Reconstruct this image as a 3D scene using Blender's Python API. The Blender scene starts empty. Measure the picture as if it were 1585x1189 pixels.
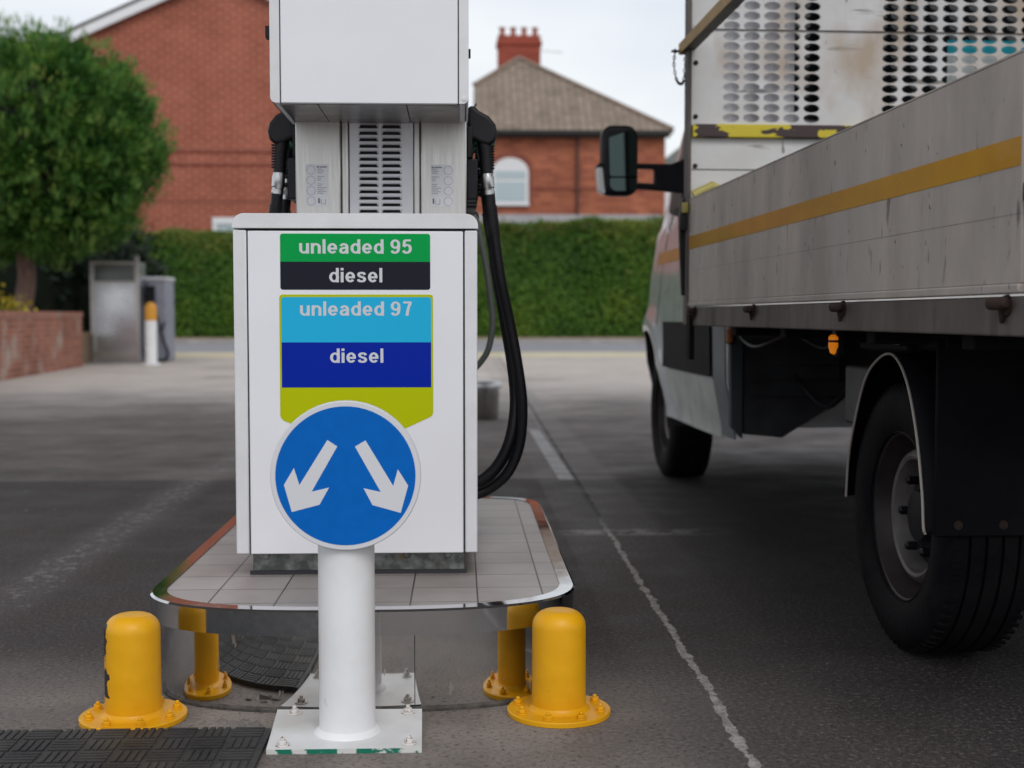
import bpy, bmesh, math, random
import numpy as np
from mathutils import Vector, Matrix
random.seed(7)
R = math.radians
S = bpy.context.scene
C = S.collection

# ------------------------------------------------------------ camera, sky, sun, exposure
CAM_H = 0.85
cd = bpy.data.cameras.new('camera'); cam = bpy.data.objects.new('camera', cd); C.objects.link(cam)
cd.sensor_width = 36; cd.lens = 45.43; cd.clip_start = 0.05; cd.clip_end = 1500
cam.location = (0, 0, CAM_H)
cam.rotation_euler = (R(90 - 2.991), 0, -R(2.305))
cd.dof.use_dof = True; cd.dof.focus_distance = 2.85; cd.dof.aperture_fstop = 3.4
S.camera = cam
SUN_EL, SUN_AZ = R(46), R(168)           # behind the camera, a little to the right
W = bpy.data.worlds.new('World'); S.world = W; W.use_nodes = True
nt = W.node_tree; bg = nt.nodes['Background']
sky = nt.nodes.new('ShaderNodeTexSky'); sky.sky_type = 'NISHITA'; sky.sun_disc = False
sky.sun_elevation = SUN_EL; sky.sun_rotation = SUN_AZ; sky.air_density = 1.0; sky.dust_density = 4
mx = nt.nodes.new('ShaderNodeMixRGB'); mx.inputs[0].default_value = 0.88
nt.links.new(sky.outputs[0], mx.inputs[1])
wtc = nt.nodes.new('ShaderNodeTexCoord'); wn_ = nt.nodes.new('ShaderNodeTexNoise'); wn_.inputs['Scale'].default_value = 2.2; wn_.inputs['Detail'].default_value = 4
wmp = nt.nodes.new('ShaderNodeMapping'); wmp.inputs['Scale'].default_value = (1, 1, 2.2); wmp.inputs['Location'].default_value = (.3, .1, 0)
nt.links.new(wtc.outputs['Generated'], wmp.inputs[0]); nt.links.new(wmp.outputs[0], wn_.inputs[0])
wr = nt.nodes.new('ShaderNodeMapRange'); wr.inputs[1].default_value = .40; wr.inputs[2].default_value = .58; nt.links.new(wn_.outputs[0], wr.inputs[0])
wc = nt.nodes.new('ShaderNodeMixRGB'); wc.inputs[1].default_value = (6.9, 7.25, 8.0, 1); wc.inputs[2].default_value = (8.5, 8.8, 9.0, 1)
nt.links.new(wr.outputs[0], wc.inputs[0]); nt.links.new(wc.outputs[0], mx.inputs[2])
nt.links.new(mx.outputs[0], bg.inputs[0]); bg.inputs[1].default_value = 0.1
sd = bpy.data.lights.new('sun', 'SUN'); sd.energy = 0.9; sd.angle = R(30); sd.color = (1, .97, .93)
sun = bpy.data.objects.new('sun', sd); C.objects.link(sun)
sun.rotation_euler = (R(90) - SUN_EL, 0, R(180) - SUN_AZ)
S.view_settings.view_transform = 'Standard'; S.view_settings.look = 'None'
S.view_settings.exposure = 0.22; S.view_settings.gamma = 1
S.cycles.max_bounces = 8
S.cycles.use_denoising = True

# ------------------------------------------------------------ helpers
def mat(name, col, rough=.6, metal=0., col2=None, sc=8., mixr=(.35, .65), stretch=(1, 1, 1), bump=0., bsc=60., spec=.5,
        rvar=0., detail=6, coat=0., emit=0.):
    m = bpy.data.materials.new(name); m.use_nodes = True
    n = m.node_tree; L = n.links; b = n.nodes['Principled BSDF']
    b.inputs['Base Color'].default_value = (*col, 1); b.inputs['Roughness'].default_value = rough
    b.inputs['Metallic'].default_value = metal; b.inputs['Specular IOR Level'].default_value = spec
    b.inputs['Coat Weight'].default_value = coat
    if emit:
        b.inputs['Emission Color'].default_value = (*col, 1); b.inputs['Emission Strength'].default_value = emit
    tc = n.nodes.new('ShaderNodeTexCoord'); mp = n.nodes.new('ShaderNodeMapping')
    L.new(tc.outputs['Object'], mp.inputs[0]); mp.inputs['Scale'].default_value = stretch
    m['map'] = mp.name
    if col2 is not None or rvar:
        t = n.nodes.new('ShaderNodeTexNoise'); t.inputs['Scale'].default_value = sc; t.inputs['Detail'].default_value = detail
        t.inputs['Roughness'].default_value = .6; L.new(mp.outputs[0], t.inputs[0])
        r = n.nodes.new('ShaderNodeMapRange'); r.inputs[1].default_value = mixr[0]; r.inputs[2].default_value = mixr[1]
        L.new(t.outputs[0], r.inputs[0])
        if col2 is not None:
            x = n.nodes.new('ShaderNodeMixRGB'); x.inputs[1].default_value = (*col, 1); x.inputs[2].default_value = (*col2, 1)
            L.new(r.outputs[0], x.inputs[0]); L.new(x.outputs[0], b.inputs['Base Color'])
            m['mixc'] = x.name
        if rvar:
            q = n.nodes.new('ShaderNodeMapRange'); q.inputs[3].default_value = rough; q.inputs[4].default_value = rough + rvar
            L.new(r.outputs[0], q.inputs[0]); L.new(q.outputs[0], b.inputs['Roughness'])
    if bump:
        t2 = n.nodes.new('ShaderNodeTexNoise'); t2.inputs['Scale'].default_value = bsc; t2.inputs['Detail'].default_value = 5
        L.new(mp.outputs[0], t2.inputs[0])
        bp = n.nodes.new('ShaderNodeBump'); bp.inputs['Strength'].default_value = bump; bp.inputs['Distance'].default_value = .01
        L.new(t2.outputs[0], bp.inputs['Height']); L.new(bp.outputs[0], b.inputs['Normal'])
    return m

def overlay(m, col, sc, lo, hi, stretch=(1, 1, 1), detail=8, rough=None, w=0.0):
    """a second layer of dirt / wear / scratches put over the base colour of material m"""
    n = m.node_tree; L = n.links; b = n.nodes['Principled BSDF']
    tc = n.nodes.new('ShaderNodeTexCoord'); mp = n.nodes.new('ShaderNodeMapping'); mp.inputs['Scale'].default_value = stretch
    mp.inputs['Location'].default_value = (w, w * .7, w * .3)
    L.new(tc.outputs['Object'], mp.inputs[0])
    t = n.nodes.new('ShaderNodeTexNoise'); t.inputs['Scale'].default_value = sc; t.inputs['Detail'].default_value = detail
    L.new(mp.outputs[0], t.inputs[0])
    r = n.nodes.new('ShaderNodeMapRange'); r.inputs[1].default_value = lo; r.inputs[2].default_value = hi
    L.new(t.outputs[0], r.inputs[0])
    x = n.nodes.new('ShaderNodeMixRGB'); x.inputs[2].default_value = (*col, 1)
    bc = b.inputs['Base Color']
    if bc.links: L.new(bc.links[0].from_socket, x.inputs[1])
    else: x.inputs[1].default_value = bc.default_value
    L.new(r.outputs[0], x.inputs[0]); L.new(x.outputs[0], bc)
    if rough is not None:
        q = n.nodes.new('ShaderNodeMapRange'); q.inputs[3].default_value = b.inputs['Roughness'].default_value
        q.inputs[4].default_value = rough
        L.new(r.outputs[0], q.inputs[0]); L.new(q.outputs[0], b.inputs['Roughness'])
    return m

class MB:
    def __init__(s): s.v = []; s.f = []; s.m = []
    def add(s, vs, fs, mi=0):
        k = len(s.v); s.v += [tuple(p) for p in vs]
        for f in fs: s.f.append([k + i for i in f]); s.m.append(mi)
        return s
    def box(s, x0, x1, y0, y1, z0, z1, mi=0):
        return s.add([(x0,y0,z0),(x1,y0,z0),(x1,y1,z0),(x0,y1,z0),(x0,y0,z1),(x1,y0,z1),(x1,y1,z1),(x0,y1,z1)],
                     [(0,3,2,1),(4,5,6,7),(0,1,5,4),(1,2,6,5),(2,3,7,6),(3,0,4,7)], mi)
    def prism(s, poly, axis, a, b, mi=0):
        """poly of 2D points extruded along axis from a to b"""
        n = len(poly)
        def P(p, t):
            return {'x': (t, p[0], p[1]), 'y': (p[0], t, p[1]), 'z': (p[0], p[1], t)}[axis]
        vs = [P(p, a) for p in poly] + [P(p, b) for p in poly]
        fs = [tuple(range(n)), tuple(range(2*n - 1, n - 1, -1))] + [(i, i + n, (i + 1) % n + n, (i + 1) % n) for i in range(n)]
        return s.add(vs, fs, mi)
    def tube(s, path, r, n=12, cap=True, mi=0):
        path = [Vector(p) for p in path]; m = len(path)
        rr = r if hasattr(r, '__len__') else [r] * m
        vs = []; up = None
        for i, p in enumerate(path):
            t = (path[min(i + 1, m - 1)] - path[max(i - 1, 0)]).normalized()
            if up is None:
                up = Vector((0, 0, 1)) if abs(t.z) < .9 else Vector((1, 0, 0))
            a = t.cross(up).normalized(); up = a.cross(t).normalized()
            for k in range(n):
                q = 2 * math.pi * k / n
                vs.append(p + (a * math.cos(q) + up * math.sin(q)) * rr[i])
        fs = []
        for i in range(m - 1):
            for k in range(n):
                fs.append((i*n + k, i*n + (k + 1) % n, (i + 1)*n + (k + 1) % n, (i + 1)*n + k))
        if cap: fs += [tuple(range(n - 1, -1, -1)), tuple(range((m - 1)*n, m*n))]
        return s.add(vs, fs, mi)
    def lathe(s, prof, c, n=32, axis='z', mi=0, closed=False, cap=True):
        vs = []
        for r, h in prof:
            for k in range(n):
                q = 2*math.pi*k/n; a, b = r*math.cos(q), r*math.sin(q)
                vs.append({'z': (c[0]+a, c[1]+b, c[2]+h), 'x': (c[0]+h, c[1]+a, c[2]+b), 'y': (c[0]+a, c[1]+h, c[2]+b)}[axis])
        m = len(prof); fs = []
        for i in range(m - (0 if closed else 1)):
            j = (i + 1) % m
            for k in range(n): fs.append((i*n + k, i*n + (k+1) % n, j*n + (k+1) % n, j*n + k))
        if not closed and cap: fs += [tuple(range(n - 1, -1, -1)), tuple(range((m-1)*n, m*n))]
        return s.add(vs, fs, mi)
    def build(s, name, mats, parent=None, bevel=0., seg=2, angle=35, smooth=True, base=None):
        if not isinstance(mats, (list, tuple)): mats = [mats]
        bs = base if base is not None else (tuple(parent['base']) if parent is not None else (0, 0, 0))
        me = bpy.data.meshes.new(name)
        me.from_pydata([(p[0]-bs[0], p[1]-bs[1], p[2]-bs[2]) for p in s.v], [], s.f)
        for m in mats: me.materials.append(m)
        if any(s.m): me.polygons.foreach_set('material_index', s.m)
        bm = bmesh.new(); bm.from_mesh(me); bmesh.ops.recalc_face_normals(bm, faces=bm.faces); bm.to_mesh(me); bm.free()
        if smooth:
            me.polygons.foreach_set('use_smooth', [True]*len(me.polygons)); me.set_sharp_from_angle(angle=R(angle))
        o = bpy.data.objects.new(name, me); C.objects.link(o)
        o['base'] = bs
        if parent is not None: o.parent = parent
        else: o.location = bs
        if bevel:
            bv = o.modifiers.new('bevel', 'BEVEL'); bv.width = bevel; bv.segments = seg; bv.limit_method = 'ANGLE'
            bv.angle_limit = R(40); bv.harden_normals = False
        return o

def tag(o, label=None, cat=None, group=None, kind=None):
    for k, v in (('label', label), ('category', cat), ('group', group), ('kind', kind)):
        if v: o[k] = v
    return o
def thing(name, loc, label, cat, group=None, rz=0., base=None):
    o = bpy.data.objects.new(name, None); C.objects.link(o); o.location = loc; o.rotation_euler = (0, 0, rz)
    o.empty_display_size = .1; o['base'] = base if base is not None else loc
    return tag(o, label, cat, group)
def clean():
    for o in C.objects:
        if 'base' in o.keys(): del o['base']
def copy_tree(o, parent=None):
    c = o.copy(); C.objects.link(c); c.parent = parent
    for ch in [x for x in C.objects if x.parent is o]: copy_tree(ch, c)
    return c
def catmull(pts, k=8):
    pts = [Vector(p) for p in pts]; out = []
    P = [pts[0]*2 - pts[1]] + pts + [pts[-1]*2 - pts[-2]]
    for i in range(1, len(P) - 2):
        for j in range(k):
            t = j/k; a, b, c, d = P[i-1], P[i], P[i+1], P[i+2]
            out.append(.5*((2*b) + (c - a)*t + (2*a - 5*b + 4*c - d)*t*t + (3*b - a - 3*c + d)*t**3))
    out.append(pts[-1]); return out
def rrect(x0, x1, z0, z1, r, n=5):
    if not hasattr(r, '__len__'): r = [r]*4
    o = []
    for (cx, cz, a, q) in ((x0+r[0], z0+r[0], 180, r[0]), (x1-r[1], z0+r[1], 270, r[1]), (x1-r[2], z1-r[2], 0, r[2]), (x0+r[3], z1-r[3], 90, r[3])):
        for k in range(n + 1):
            t = R(a + 90*k/n); o.append((cx + q*math.cos(t), cz + q*math.sin(t)))
    return o

# ------------------------------------------------------------ materials
M = {}
M['white'] = mat('white enamel', (.81, .815, .86), .32, col2=(.775, .78, .82), sc=3, rvar=.1, coat=.2)
M['white_post'] = mat('white post paint', (.83, .84, .86), .38, col2=(.74, .745, .76), sc=5, bump=.08, bsc=30)
overlay(M['white_post'], (.42, .41, .40), 26, .72, .78, (1, 1, .6), w=4)
M['white_edge'] = mat('scuffed white', (.74, .745, .775), .4, col2=(.67, .675, .70), sc=9)
M['dark_gap'] = mat('dark gap', (.03, .03, .035), .7)
M['steel'] = mat('brushed steel', (.60, .59, .575), .33, 1., col2=(.53, .52, .505), sc=5, stretch=(60, 60, 1.5), rvar=.10)
overlay(M['steel'], (.42, .38, .33), 7, .55, .8, (1, 1, .4))
M['mirror'] = mat('polished steel', (.66, .655, .65), .05, 1., rvar=.16, sc=6, bump=.02, bsc=5, stretch=(1, 1, .6), mixr=(.5, .8))
overlay(M['mirror'], (.46, .44, .42), 5, .45, .72, (1, 1, 2), rough=.34)
overlay(M['mirror'], (.40, .37, .33), 60, .66, .72, (1, 1, .25), rough=.5, w=4)
M['lip'] = mat('polished lip', (.60, .60, .61), .03, 1., rvar=.07, sc=9, bump=.02, bsc=4)
M['galv'] = mat('galvanised', (.30, .31, .30), .5, .5, col2=(.11, .12, .115), sc=28, mixr=(.38, .6))
overlay(M['galv'], (.20, .15, .09), 9, .62, .68, w=2)
M['yellow'] = mat('yellow paint', (.78, .39, .004), .40, col2=(.68, .32, .003), sc=6, bump=.12, bsc=22, spec=.35)
overlay(M['yellow'], (.30, .15, .02), 30, .70, .74, w=1)
M['yellow_chip'] = mat('chipped yellow', (.78, .39, .004), .40, col2=(.68, .32, .003), sc=6, bump=.12, bsc=22, spec=.35)
M['black_rub'] = mat('black rubber', (.005, .005, .007), .40, bump=.1, bsc=60, spec=.3)
M['black_pl'] = mat('black plastic', (.005, .005, .008), .42, col2=(.011, .011, .014), sc=10, spec=.28)
M['dark_pl'] = mat('grey black plastic', (.0035, .0035, .006), .55, col2=(.008, .008, .011), sc=6, bump=.1, bsc=200, spec=.1)
M['green_pl'] = mat('green plastic', (.0, .10, .035), .4)
M['chrome'] = mat('swivel metal', (.55, .55, .55), .3, 1.)
M['grey_hose'] = mat('grey hose', (.09, .10, .095), .5)
M['tyre'] = mat('tyre', (.004, .004, .006), .7, col2=(.012, .010, .011), sc=8, bump=.25, bsc=40, spec=.12)
M['hub'] = mat('steel wheel', (.22, .20, .19), .5, .3, col2=(.11, .10, .095), sc=6)
M['rim_dark'] = mat('dirty rim', (.055, .045, .042), .5, .3, col2=(.025, .02, .02), sc=7)
M['dark_steel'] = mat('dark chassis', (.005, .005, .006), .7, col2=(.013, .010, .010), sc=7, spec=.12)
M['cabwhite'] = mat('cab paint', (.62, .63, .65), .22, col2=(.55, .56, .58), sc=4, coat=.6)
overlay(M['cabwhite'], (.36, .35, .34), 3, .5, .8, (1, 1, 2))
M['glass'] = mat('dark glass', (.012, .014, .016), .06, spec=.6)
M['mirror_glass'] = mat('mirror glass', (.050, .072, .066), .03, 1.)
M['amber'] = mat('amber lens', (.80, .22, .005), .2, emit=.35)
M['amber_off'] = mat('dull orange lens', (.55, .18, .05), .25)
M['rust'] = mat('rusty metal', (.06, .034, .026), .8, col2=(.025, .018, .016), sc=25, spec=.2)
M['lens'] = mat('clear lens', (.75, .76, .76), .15)

# ------------------------------------------------------------ ground
def ground_mat():
    m = bpy.data.materials.new('forecourt concrete'); m.use_nodes = True
    n = m.node_tree; L = n.links; b = n.nodes['Principled BSDF']; N = n.nodes
    tc = N.new('ShaderNodeTexCoord'); sep = N.new('ShaderNodeSeparateXYZ'); L.new(tc.outputs['Object'], sep.inputs[0])
    def noise(sc, det=6, st=(1, 1, 1), ro=.6):
        mp = N.new('ShaderNodeMapping'); mp.inputs['Scale'].default_value = st; L.new(tc.outputs['Object'], mp.inputs[0])
        t = N.new('ShaderNodeTexNoise'); t.inputs['Scale'].default_value = sc; t.inputs['Detail'].default_value = det
        t.inputs['Roughness'].default_value = ro; L.new(mp.outputs[0], t.inputs[0]); return t.outputs[0]
    def math_(op, a, b_, c=None):
        x = N.new('ShaderNodeMath'); x.operation = op
        for i, q in enumerate((a, b_, c)):
            if q is None: continue
            if isinstance(q, (int, float)): x.inputs[i].default_value = q
            else: L.new(q, x.inputs[i])
        return x.outputs[0]
    def rng(a, lo, hi, to0=0., to1=1.):
        x = N.new('ShaderNodeMapRange'); x.interpolation_type = 'SMOOTHSTEP'
        for i, q in enumerate((a, lo, hi, to0, to1)):
            if isinstance(q, (int, float)): x.inputs[i].default_value = q
            else: L.new(q, x.inputs[i])
        return x.outputs[0]
    def mix(f, a, c):
        x = N.new('ShaderNodeMixRGB')
        L.new(f, x.inputs[0]) if not isinstance(f, float) else None
        for i, q in ((1, a), (2, c)):
            if isinstance(q, tuple): x.inputs[i].default_value = (*q, 1)
            else: L.new(q, x.inputs[i])
        return x.outputs[0]
    X, Y = sep.outputs[0], sep.outputs[1]
    big = noise(.45, 4); mid = noise(3, 6); fine = noise(90, 4); streak = noise(1.3, 8, (.75, .9, 1), .68)
    yw = math_('MULTIPLY_ADD', streak, 4.5, math_('ADD', Y, -2.2)); ywl = math_('MULTIPLY_ADD', mid, .5, math_('ADD', Y, -.25))
    near = mix(rng(mid, .35, .7), (.150, .129, .118), (.26, .226, .205))       # pale worn concrete by the island's end
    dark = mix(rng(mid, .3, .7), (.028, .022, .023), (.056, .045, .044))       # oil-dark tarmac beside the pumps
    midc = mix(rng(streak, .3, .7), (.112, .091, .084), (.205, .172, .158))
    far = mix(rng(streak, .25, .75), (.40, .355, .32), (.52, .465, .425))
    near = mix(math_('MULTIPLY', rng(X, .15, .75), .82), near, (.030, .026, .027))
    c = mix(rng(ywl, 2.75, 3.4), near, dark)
    c = mix(math_('MULTIPLY', rng(Y, 6.70, 6.78), rng(yw, 4.5, 9.5, .45, 1.)), c, midc)
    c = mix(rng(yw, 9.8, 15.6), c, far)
    c = mix(rng(big, .52, .75, 0, .55), c, (.035, .032, .032))
    # lane on the truck's side: shade under and around the truck painted in darker
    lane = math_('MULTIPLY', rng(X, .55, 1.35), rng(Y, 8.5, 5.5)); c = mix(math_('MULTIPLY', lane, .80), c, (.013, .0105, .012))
    # slab strip with a bright ragged joint
    st = math_('MULTIPLY', rng(X, .585, .60), math_('SUBTRACT', 1., rng(X, .78, .85)))
    c = mix(math_('MULTIPLY', st, rng(Y, 3.2, 9., .03, .5)), c, (.26, .235, .225))
    st2 = math_('MULTIPLY', rng(X, .40, .415), math_('SUBTRACT', 1., rng(X, .575, .59))); c = mix(math_('MULTIPLY', st2, rng(Y, 2.6, 9., .06, .25)), c, (.26, .235, .225))
    xj = math_('ADD', X, math_('MULTIPLY_ADD', noise(2.2, 8, ro=.75), .05, -.025))
    cen = math_('MULTIPLY_ADD', Y, .011, .531)
    dj = math_('ABSOLUTE', math_('SUBTRACT', xj, cen), 0)
    wj = rng(noise(14, 5), .3, .7, .003, .016)
    jm = math_('LESS_THAN', dj, wj)
    jc = mix(rng(Y, 4.9, 5.6), mix(rng(noise(30, 3), .3, .7), (.20, .185, .17), (.42, .40, .38)), (.02, .018, .018))
    c = mix(jm, c, jc)
    # side joints across the lane
    tj = math_('ABSOLUTE', math_('SUBTRACT', math_('ADD', Y, math_('MULTIPLY_ADD', mid, .10, -.05)), 5.04), 0)
    tm = math_('MULTIPLY', math_('MULTIPLY', rng(tj, .10, .02), rng(X, .35, .5)), math_('MULTIPLY', rng(X, 1.15, .7), rng(noise(9, 4), .4, .55)))
    c = mix(math_('MULTIPLY', tm, .7), c, (.34, .33, .32))
    # worn white line left of the island
    wl = math_('ABSOLUTE', math_('ADD', X, 1.36), 0)
    wm = math_('MULTIPLY', rng(wl, .17, .03), math_('MULTIPLY', rng(Y, 3.2, 4.2), rng(Y, 11., 8.)))
    wn = rng(noise(24, 8, (1, .9, 1), .72), math_('MULTIPLY_ADD', wm, -.145, .68), math_('MULTIPLY_ADD', wm, -.145, .70))
    c = mix(math_('MULTIPLY', wn, math_('MULTIPLY', rng(wm, .02, .2), .6)), c, (.27, .255, .26))
    c = mix(math_('MULTIPLY', wm, .16), c, (.27, .255, .26))
    # scattered old paint flecks to the left
    fl = math_('MULTIPLY', rng(noise(16, 6, (1, .9, 1)), .665, .68), rng(X, -1.2, -1.9)); c = mix(math_('MULTIPLY', fl, .5), c, (.30, .29, .29))
    # newer white bar
    bar = math_('MULTIPLY', math_('MULTIPLY', math_('GREATER_THAN', X, .515), math_('LESS_THAN', X, .595)),
                math_('MULTIPLY', rng(Y, 6.68, 6.74), rng(Y, 9.9, 9.4)))
    c = mix(math_('MULTIPLY', bar, rng(noise(8, 6), .25, .6, .35, 1.)), c, (.52, .51, .51))
    # grit
    c = mix(rng(fine, .5, .8, 0, .5), c, (.32, .29, .275)); c = mix(rng(fine, .5, .25, 0, .75), c, (.012, .010, .011))
    spk = noise(260, 2); c = mix(rng(spk, .60, .72, 0, .6), c, (.36, .33, .31)); c = mix(rng(spk, .40, .30, 0, .6), c, (.015, .012, .012))
    L.new(c, b.inputs['Base Color'])
    rr = rng(mid, .3, .7, .55, .85); L.new(rr, b.inputs['Roughness']); b.inputs['Specular IOR Level'].default_value = .25
    bp = N.new('ShaderNodeBump'); bp.inputs['Strength'].default_value = .8; bp.inputs['Distance'].default_value = .005
    hgt = math_('MULTIPLY_ADD', spk, .35, fine)
    L.new(hgt, bp.inputs['Height']); L.new(bp.outputs[0], b.inputs['Normal'])
    return m
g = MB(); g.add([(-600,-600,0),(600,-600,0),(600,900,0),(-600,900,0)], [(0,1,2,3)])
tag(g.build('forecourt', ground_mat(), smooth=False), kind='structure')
M['road'] = mat('road tarmac', (.24, .24, .26), .8, col2=(.19, .19, .21), sc=.8)
M['yline'] = mat('yellow edge line', (.58, .50, .28), .7, col2=(.44, .40, .27), sc=1.5)
M['verge'] = mat('verge', (.30, .20, .135), .9, col2=(.16, .13, .07), sc=1.2, bump=.5, bsc=9)
M['kerb'] = mat('kerb stone', (.36, .345, .34), .8, col2=(.26, .25, .24), sc=2)
tag(MB().box(-60, 60, 31, 40.5, .0, .004).build('road', M['road'], smooth=False), kind='structure')
tag(MB().box(-60, 60, 27.4, 28.6, 0, .004).box(-60, 60, 29.2, 30.2, 0, .004).build('road_marking', M['yline'], smooth=False), kind='structure')
tag(MB().box(-60, 60, 40.5, 41.0, -.01, .13).build('kerb', M['kerb'], smooth=False), kind='structure')
tag(MB().box(-60, 60, 41.0, 52, -.01, .12).build('verge', M['verge'], smooth=False), kind='structure')

# ------------------------------------------------------------ canopy (unseen, outside the frame: added to shade the forecourt)
M['canopy'] = mat('canopy soffit', (.55, .55, .56), .6, col2=(.48, .48, .49), sc=1)
cn = thing('canopy', (4, 4, 0), 'unseen flat white steel canopy roof added to shade the fuel pump and truck', 'canopy')
MB().box(-5.5, 9.5, 2.3, 10.5, 4.9, 5.6).build('roof', M['canopy'], cn)
for x, y in ((9.2, 3.0), (9.2, 10.0)):
    MB().box(x-.12, x+.12, y-.12, y+.12, 0, 4.9).build('column', M['white'], cn, bevel=.01)

# ------------------------------------------------------------ pump island
IX, HW = -.221, .489
def island_outline(inset=0., n=72):
    pts = []; hw = HW - inset
    for k in range(n):
        a = 2*math.pi*k/n; c, s_ = math.cos(a), math.sin(a)
        if s_ < 0: b, nn, cy = .30 - inset, 2.7, 3.02
        else: b, nn, cy = .30 - inset, 4.5, 4.16
        x = hw*math.copysign(abs(c)**(2/nn), c); y = cy + math.copysign(b*abs(s_)**(2/nn), s_)
        pts.append((IX + x, y))
    return pts
def ring(mb, o1, o2, z, zdrop=0., mi=0):
    n = len(o1); mb.add([(p[0],p[1],z) for p in o1] + [(p[0],p[1],z - zdrop) for p in o2], [(i, (i+1)%n, (i+1)%n+n, i+n) for i in range(n)], mi)
M['tile'] = mat('island tiles', (.40, .365, .355), .38)
def tile_nodes(m, sx, grout, c1, c2, off=0., w=.145, h=.145, ms=.0035, rot=None, bumpv=.3, loc=(0, 0, 0), vary=.0):
    n = m.node_tree; L = n.links; N = n.nodes; b = N['Principled BSDF']
    tc = N.new('ShaderNodeTexCoord'); mp = N.new('ShaderNodeMapping'); L.new(tc.outputs['Object'], mp.inputs[0])
    if rot: mp.inputs['Rotation'].default_value = rot
    mp.inputs['Location'].default_value = loc
    t = N.new('ShaderNodeTexBrick'); t.offset = off; t.inputs['Scale'].default_value = 1
    t.inputs['Brick Width'].default_value = w; t.inputs['Row Height'].default_value = h; t.inputs['Mortar Size'].default_value = ms
    t.inputs['Mortar Smooth'].default_value = .2; t.inputs['Bias'].default_value = 0
    t.inputs['Color1'].default_value = (*c1, 1); t.inputs['Color2'].default_value = (*c2, 1); t.inputs['Mortar'].default_value = (*grout, 1)
    if rot == 'wall': pass
    L.new(mp.outputs[0], t.inputs['Vector'])
    nz = N.new('ShaderNodeTexNoise'); nz.inputs['Scale'].default_value = sx; nz.inputs['Detail'].default_value = 7; L.new(tc.outputs['Object'], nz.inputs[0])
    r = N.new('ShaderNodeMapRange'); r.inputs[1].default_value = .35; r.inputs[2].default_value = .75; r.inputs[3].default_value = 0; r.inputs[4].default_value = vary
    L.new(nz.outputs[0], r.inputs[0])
    x = N.new('ShaderNodeMixRGB'); x.blend_type = 'MULTIPLY'; L.new(r.outputs[0], x.inputs[0]); L.new(t.outputs[0], x.inputs[1])
    x.inputs[2].default_value = (.55, .5, .47, 1); L.new(x.outputs[0], b.inputs['Base Color'])
    bp = N.new('ShaderNodeBump'); bp.inputs['Strength'].default_value = bumpv; bp.inputs['Distance'].default_value = .003; bp.invert = True
    L.new(t.outputs['Fac'], bp.inputs['Height']); L.new(bp.outputs[0], b.inputs['Normal'])
    return m
tile_nodes(M['tile'], 4, (.085, .075, .07), (.43, .395, .385), (.37, .335, .325), 0., .147, .147, .0020, loc=(.035, .06, 0), vary=.8, bumpv=.8)
isl = thing('pump_island', (IX, 3.6, 0), 'raised pump island with grey tiled top, steel lip and mirror polished steel skirt', 'pump island')
out, ins, top2 = island_outline(0), island_outline(.030), island_outline(.034)
sk = MB(); n_ = len(ins); sk.add([(p[0], p[1], -.01) for p in ins] + [(p[0], p[1], .2) for p in ins], [(i, (i+1)%n_, (i+1)%n_+n_, i+n_) for i in range(n_)])
sk.build('skirt', M['mirror'], isl)
cr_ = MB(); o5, o6 = island_outline(.024), island_outline(.031)
cr_.add([(p[0], p[1], .0) for p in o5] + [(p[0], p[1], .006) for p in o5] + [(p[0], p[1], .012) for p in o6], [(i, (i+1)%n_, (i+1)%n_+n_, i+n_) for i in range(n_)] + [(i+n_, (i+1)%n_+n_, (i+1)%n_+2*n_, i+2*n_) for i in range(n_)])
cr_.build('mortar_joint', mat('dirty mortar joint', (.09, .08, .072), .9, col2=(.03, .026, .024), sc=30, bump=.8, bsc=70), isl)
MB().box(-.0985, -.0975, 2.7395, 2.7475, .012, .172).build('skirt_seam', M['dark_gap'], isl)
lp = MB(); lp.add([(p[0], p[1], .173) for p in out] + [(p[0], p[1], .224) for p in out], [(i, (i+1)%n_, (i+1)%n_+n_, i+n_) for i in range(n_)])
o3 = island_outline(.005); ring(lp, out, ins, .173); ring(lp, o3, out, .228, .004); ring(lp, island_outline(.036), o3, .2285, .0005)
lp.build('steel_lip', M['lip'], isl, angle=50)
tp = MB(); tp.add([(p[0], p[1], .2268) for p in island_outline(.0)], [tuple(range(n_))])
tp2 = MB(); tp2.add([(p[0], p[1], .2262) for p in island_outline(.03)], [tuple(range(n_))])
tp2.build('tiled_top', M['tile'], isl, smooth=False)

# ------------------------------------------------------------ fuel dispenser
dp = thing('fuel_dispenser', (-.245, 3.7, .228), 'white fuel dispenser with coloured unleaded and diesel stickers standing on the island', 'fuel pump')
DY1 = 4.12
MB().box(-.502, .010, 3.125, 4.05, .2265, .31).build('plinth', M['galv'], dp, bevel=.003)
MB().box(-.508, .016, 3.118, 3.124, .2265, .236).build('mortar_bead', M['dark_gap'], dp)
for x in (-.47, -.03, -.13):
    MB().lathe([(.010, 0), (.010, -.004), (.006, -.008)], (x, 3.125, .272), 12, 'y').build('bolt', M['galv'], dp)
cb = MB()
cb.box(-.5015, .0105, 3.082, 3.10, .2835, 1.054)           # dark reveal behind door
cb.box(-.527, .036, 3.10, DY1, .29, 1.055)
cb.build('inner_body', M['dark_gap'], dp)
MB().box(-.499, .0075, 3.078, 3.092, .284, 1.0515).build('front_door', M['white'], dp, bevel=.002)
MB().box(-.5335, -.5025, 3.0785, 3.40, .284, 1.0535).box(-.5335, -.5025, 3.403, DY1, .284, 1.0535).build('side_panel', M['white_edge'], dp, bevel=.003)
MB().box(.0115, .0415, 3.0785, 3.40, .284, 1.0535).box(.0115, .0415, 3.403, DY1, .284, 1.0535).build('side_panel', M['white_edge'], dp, bevel=.003)
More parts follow.
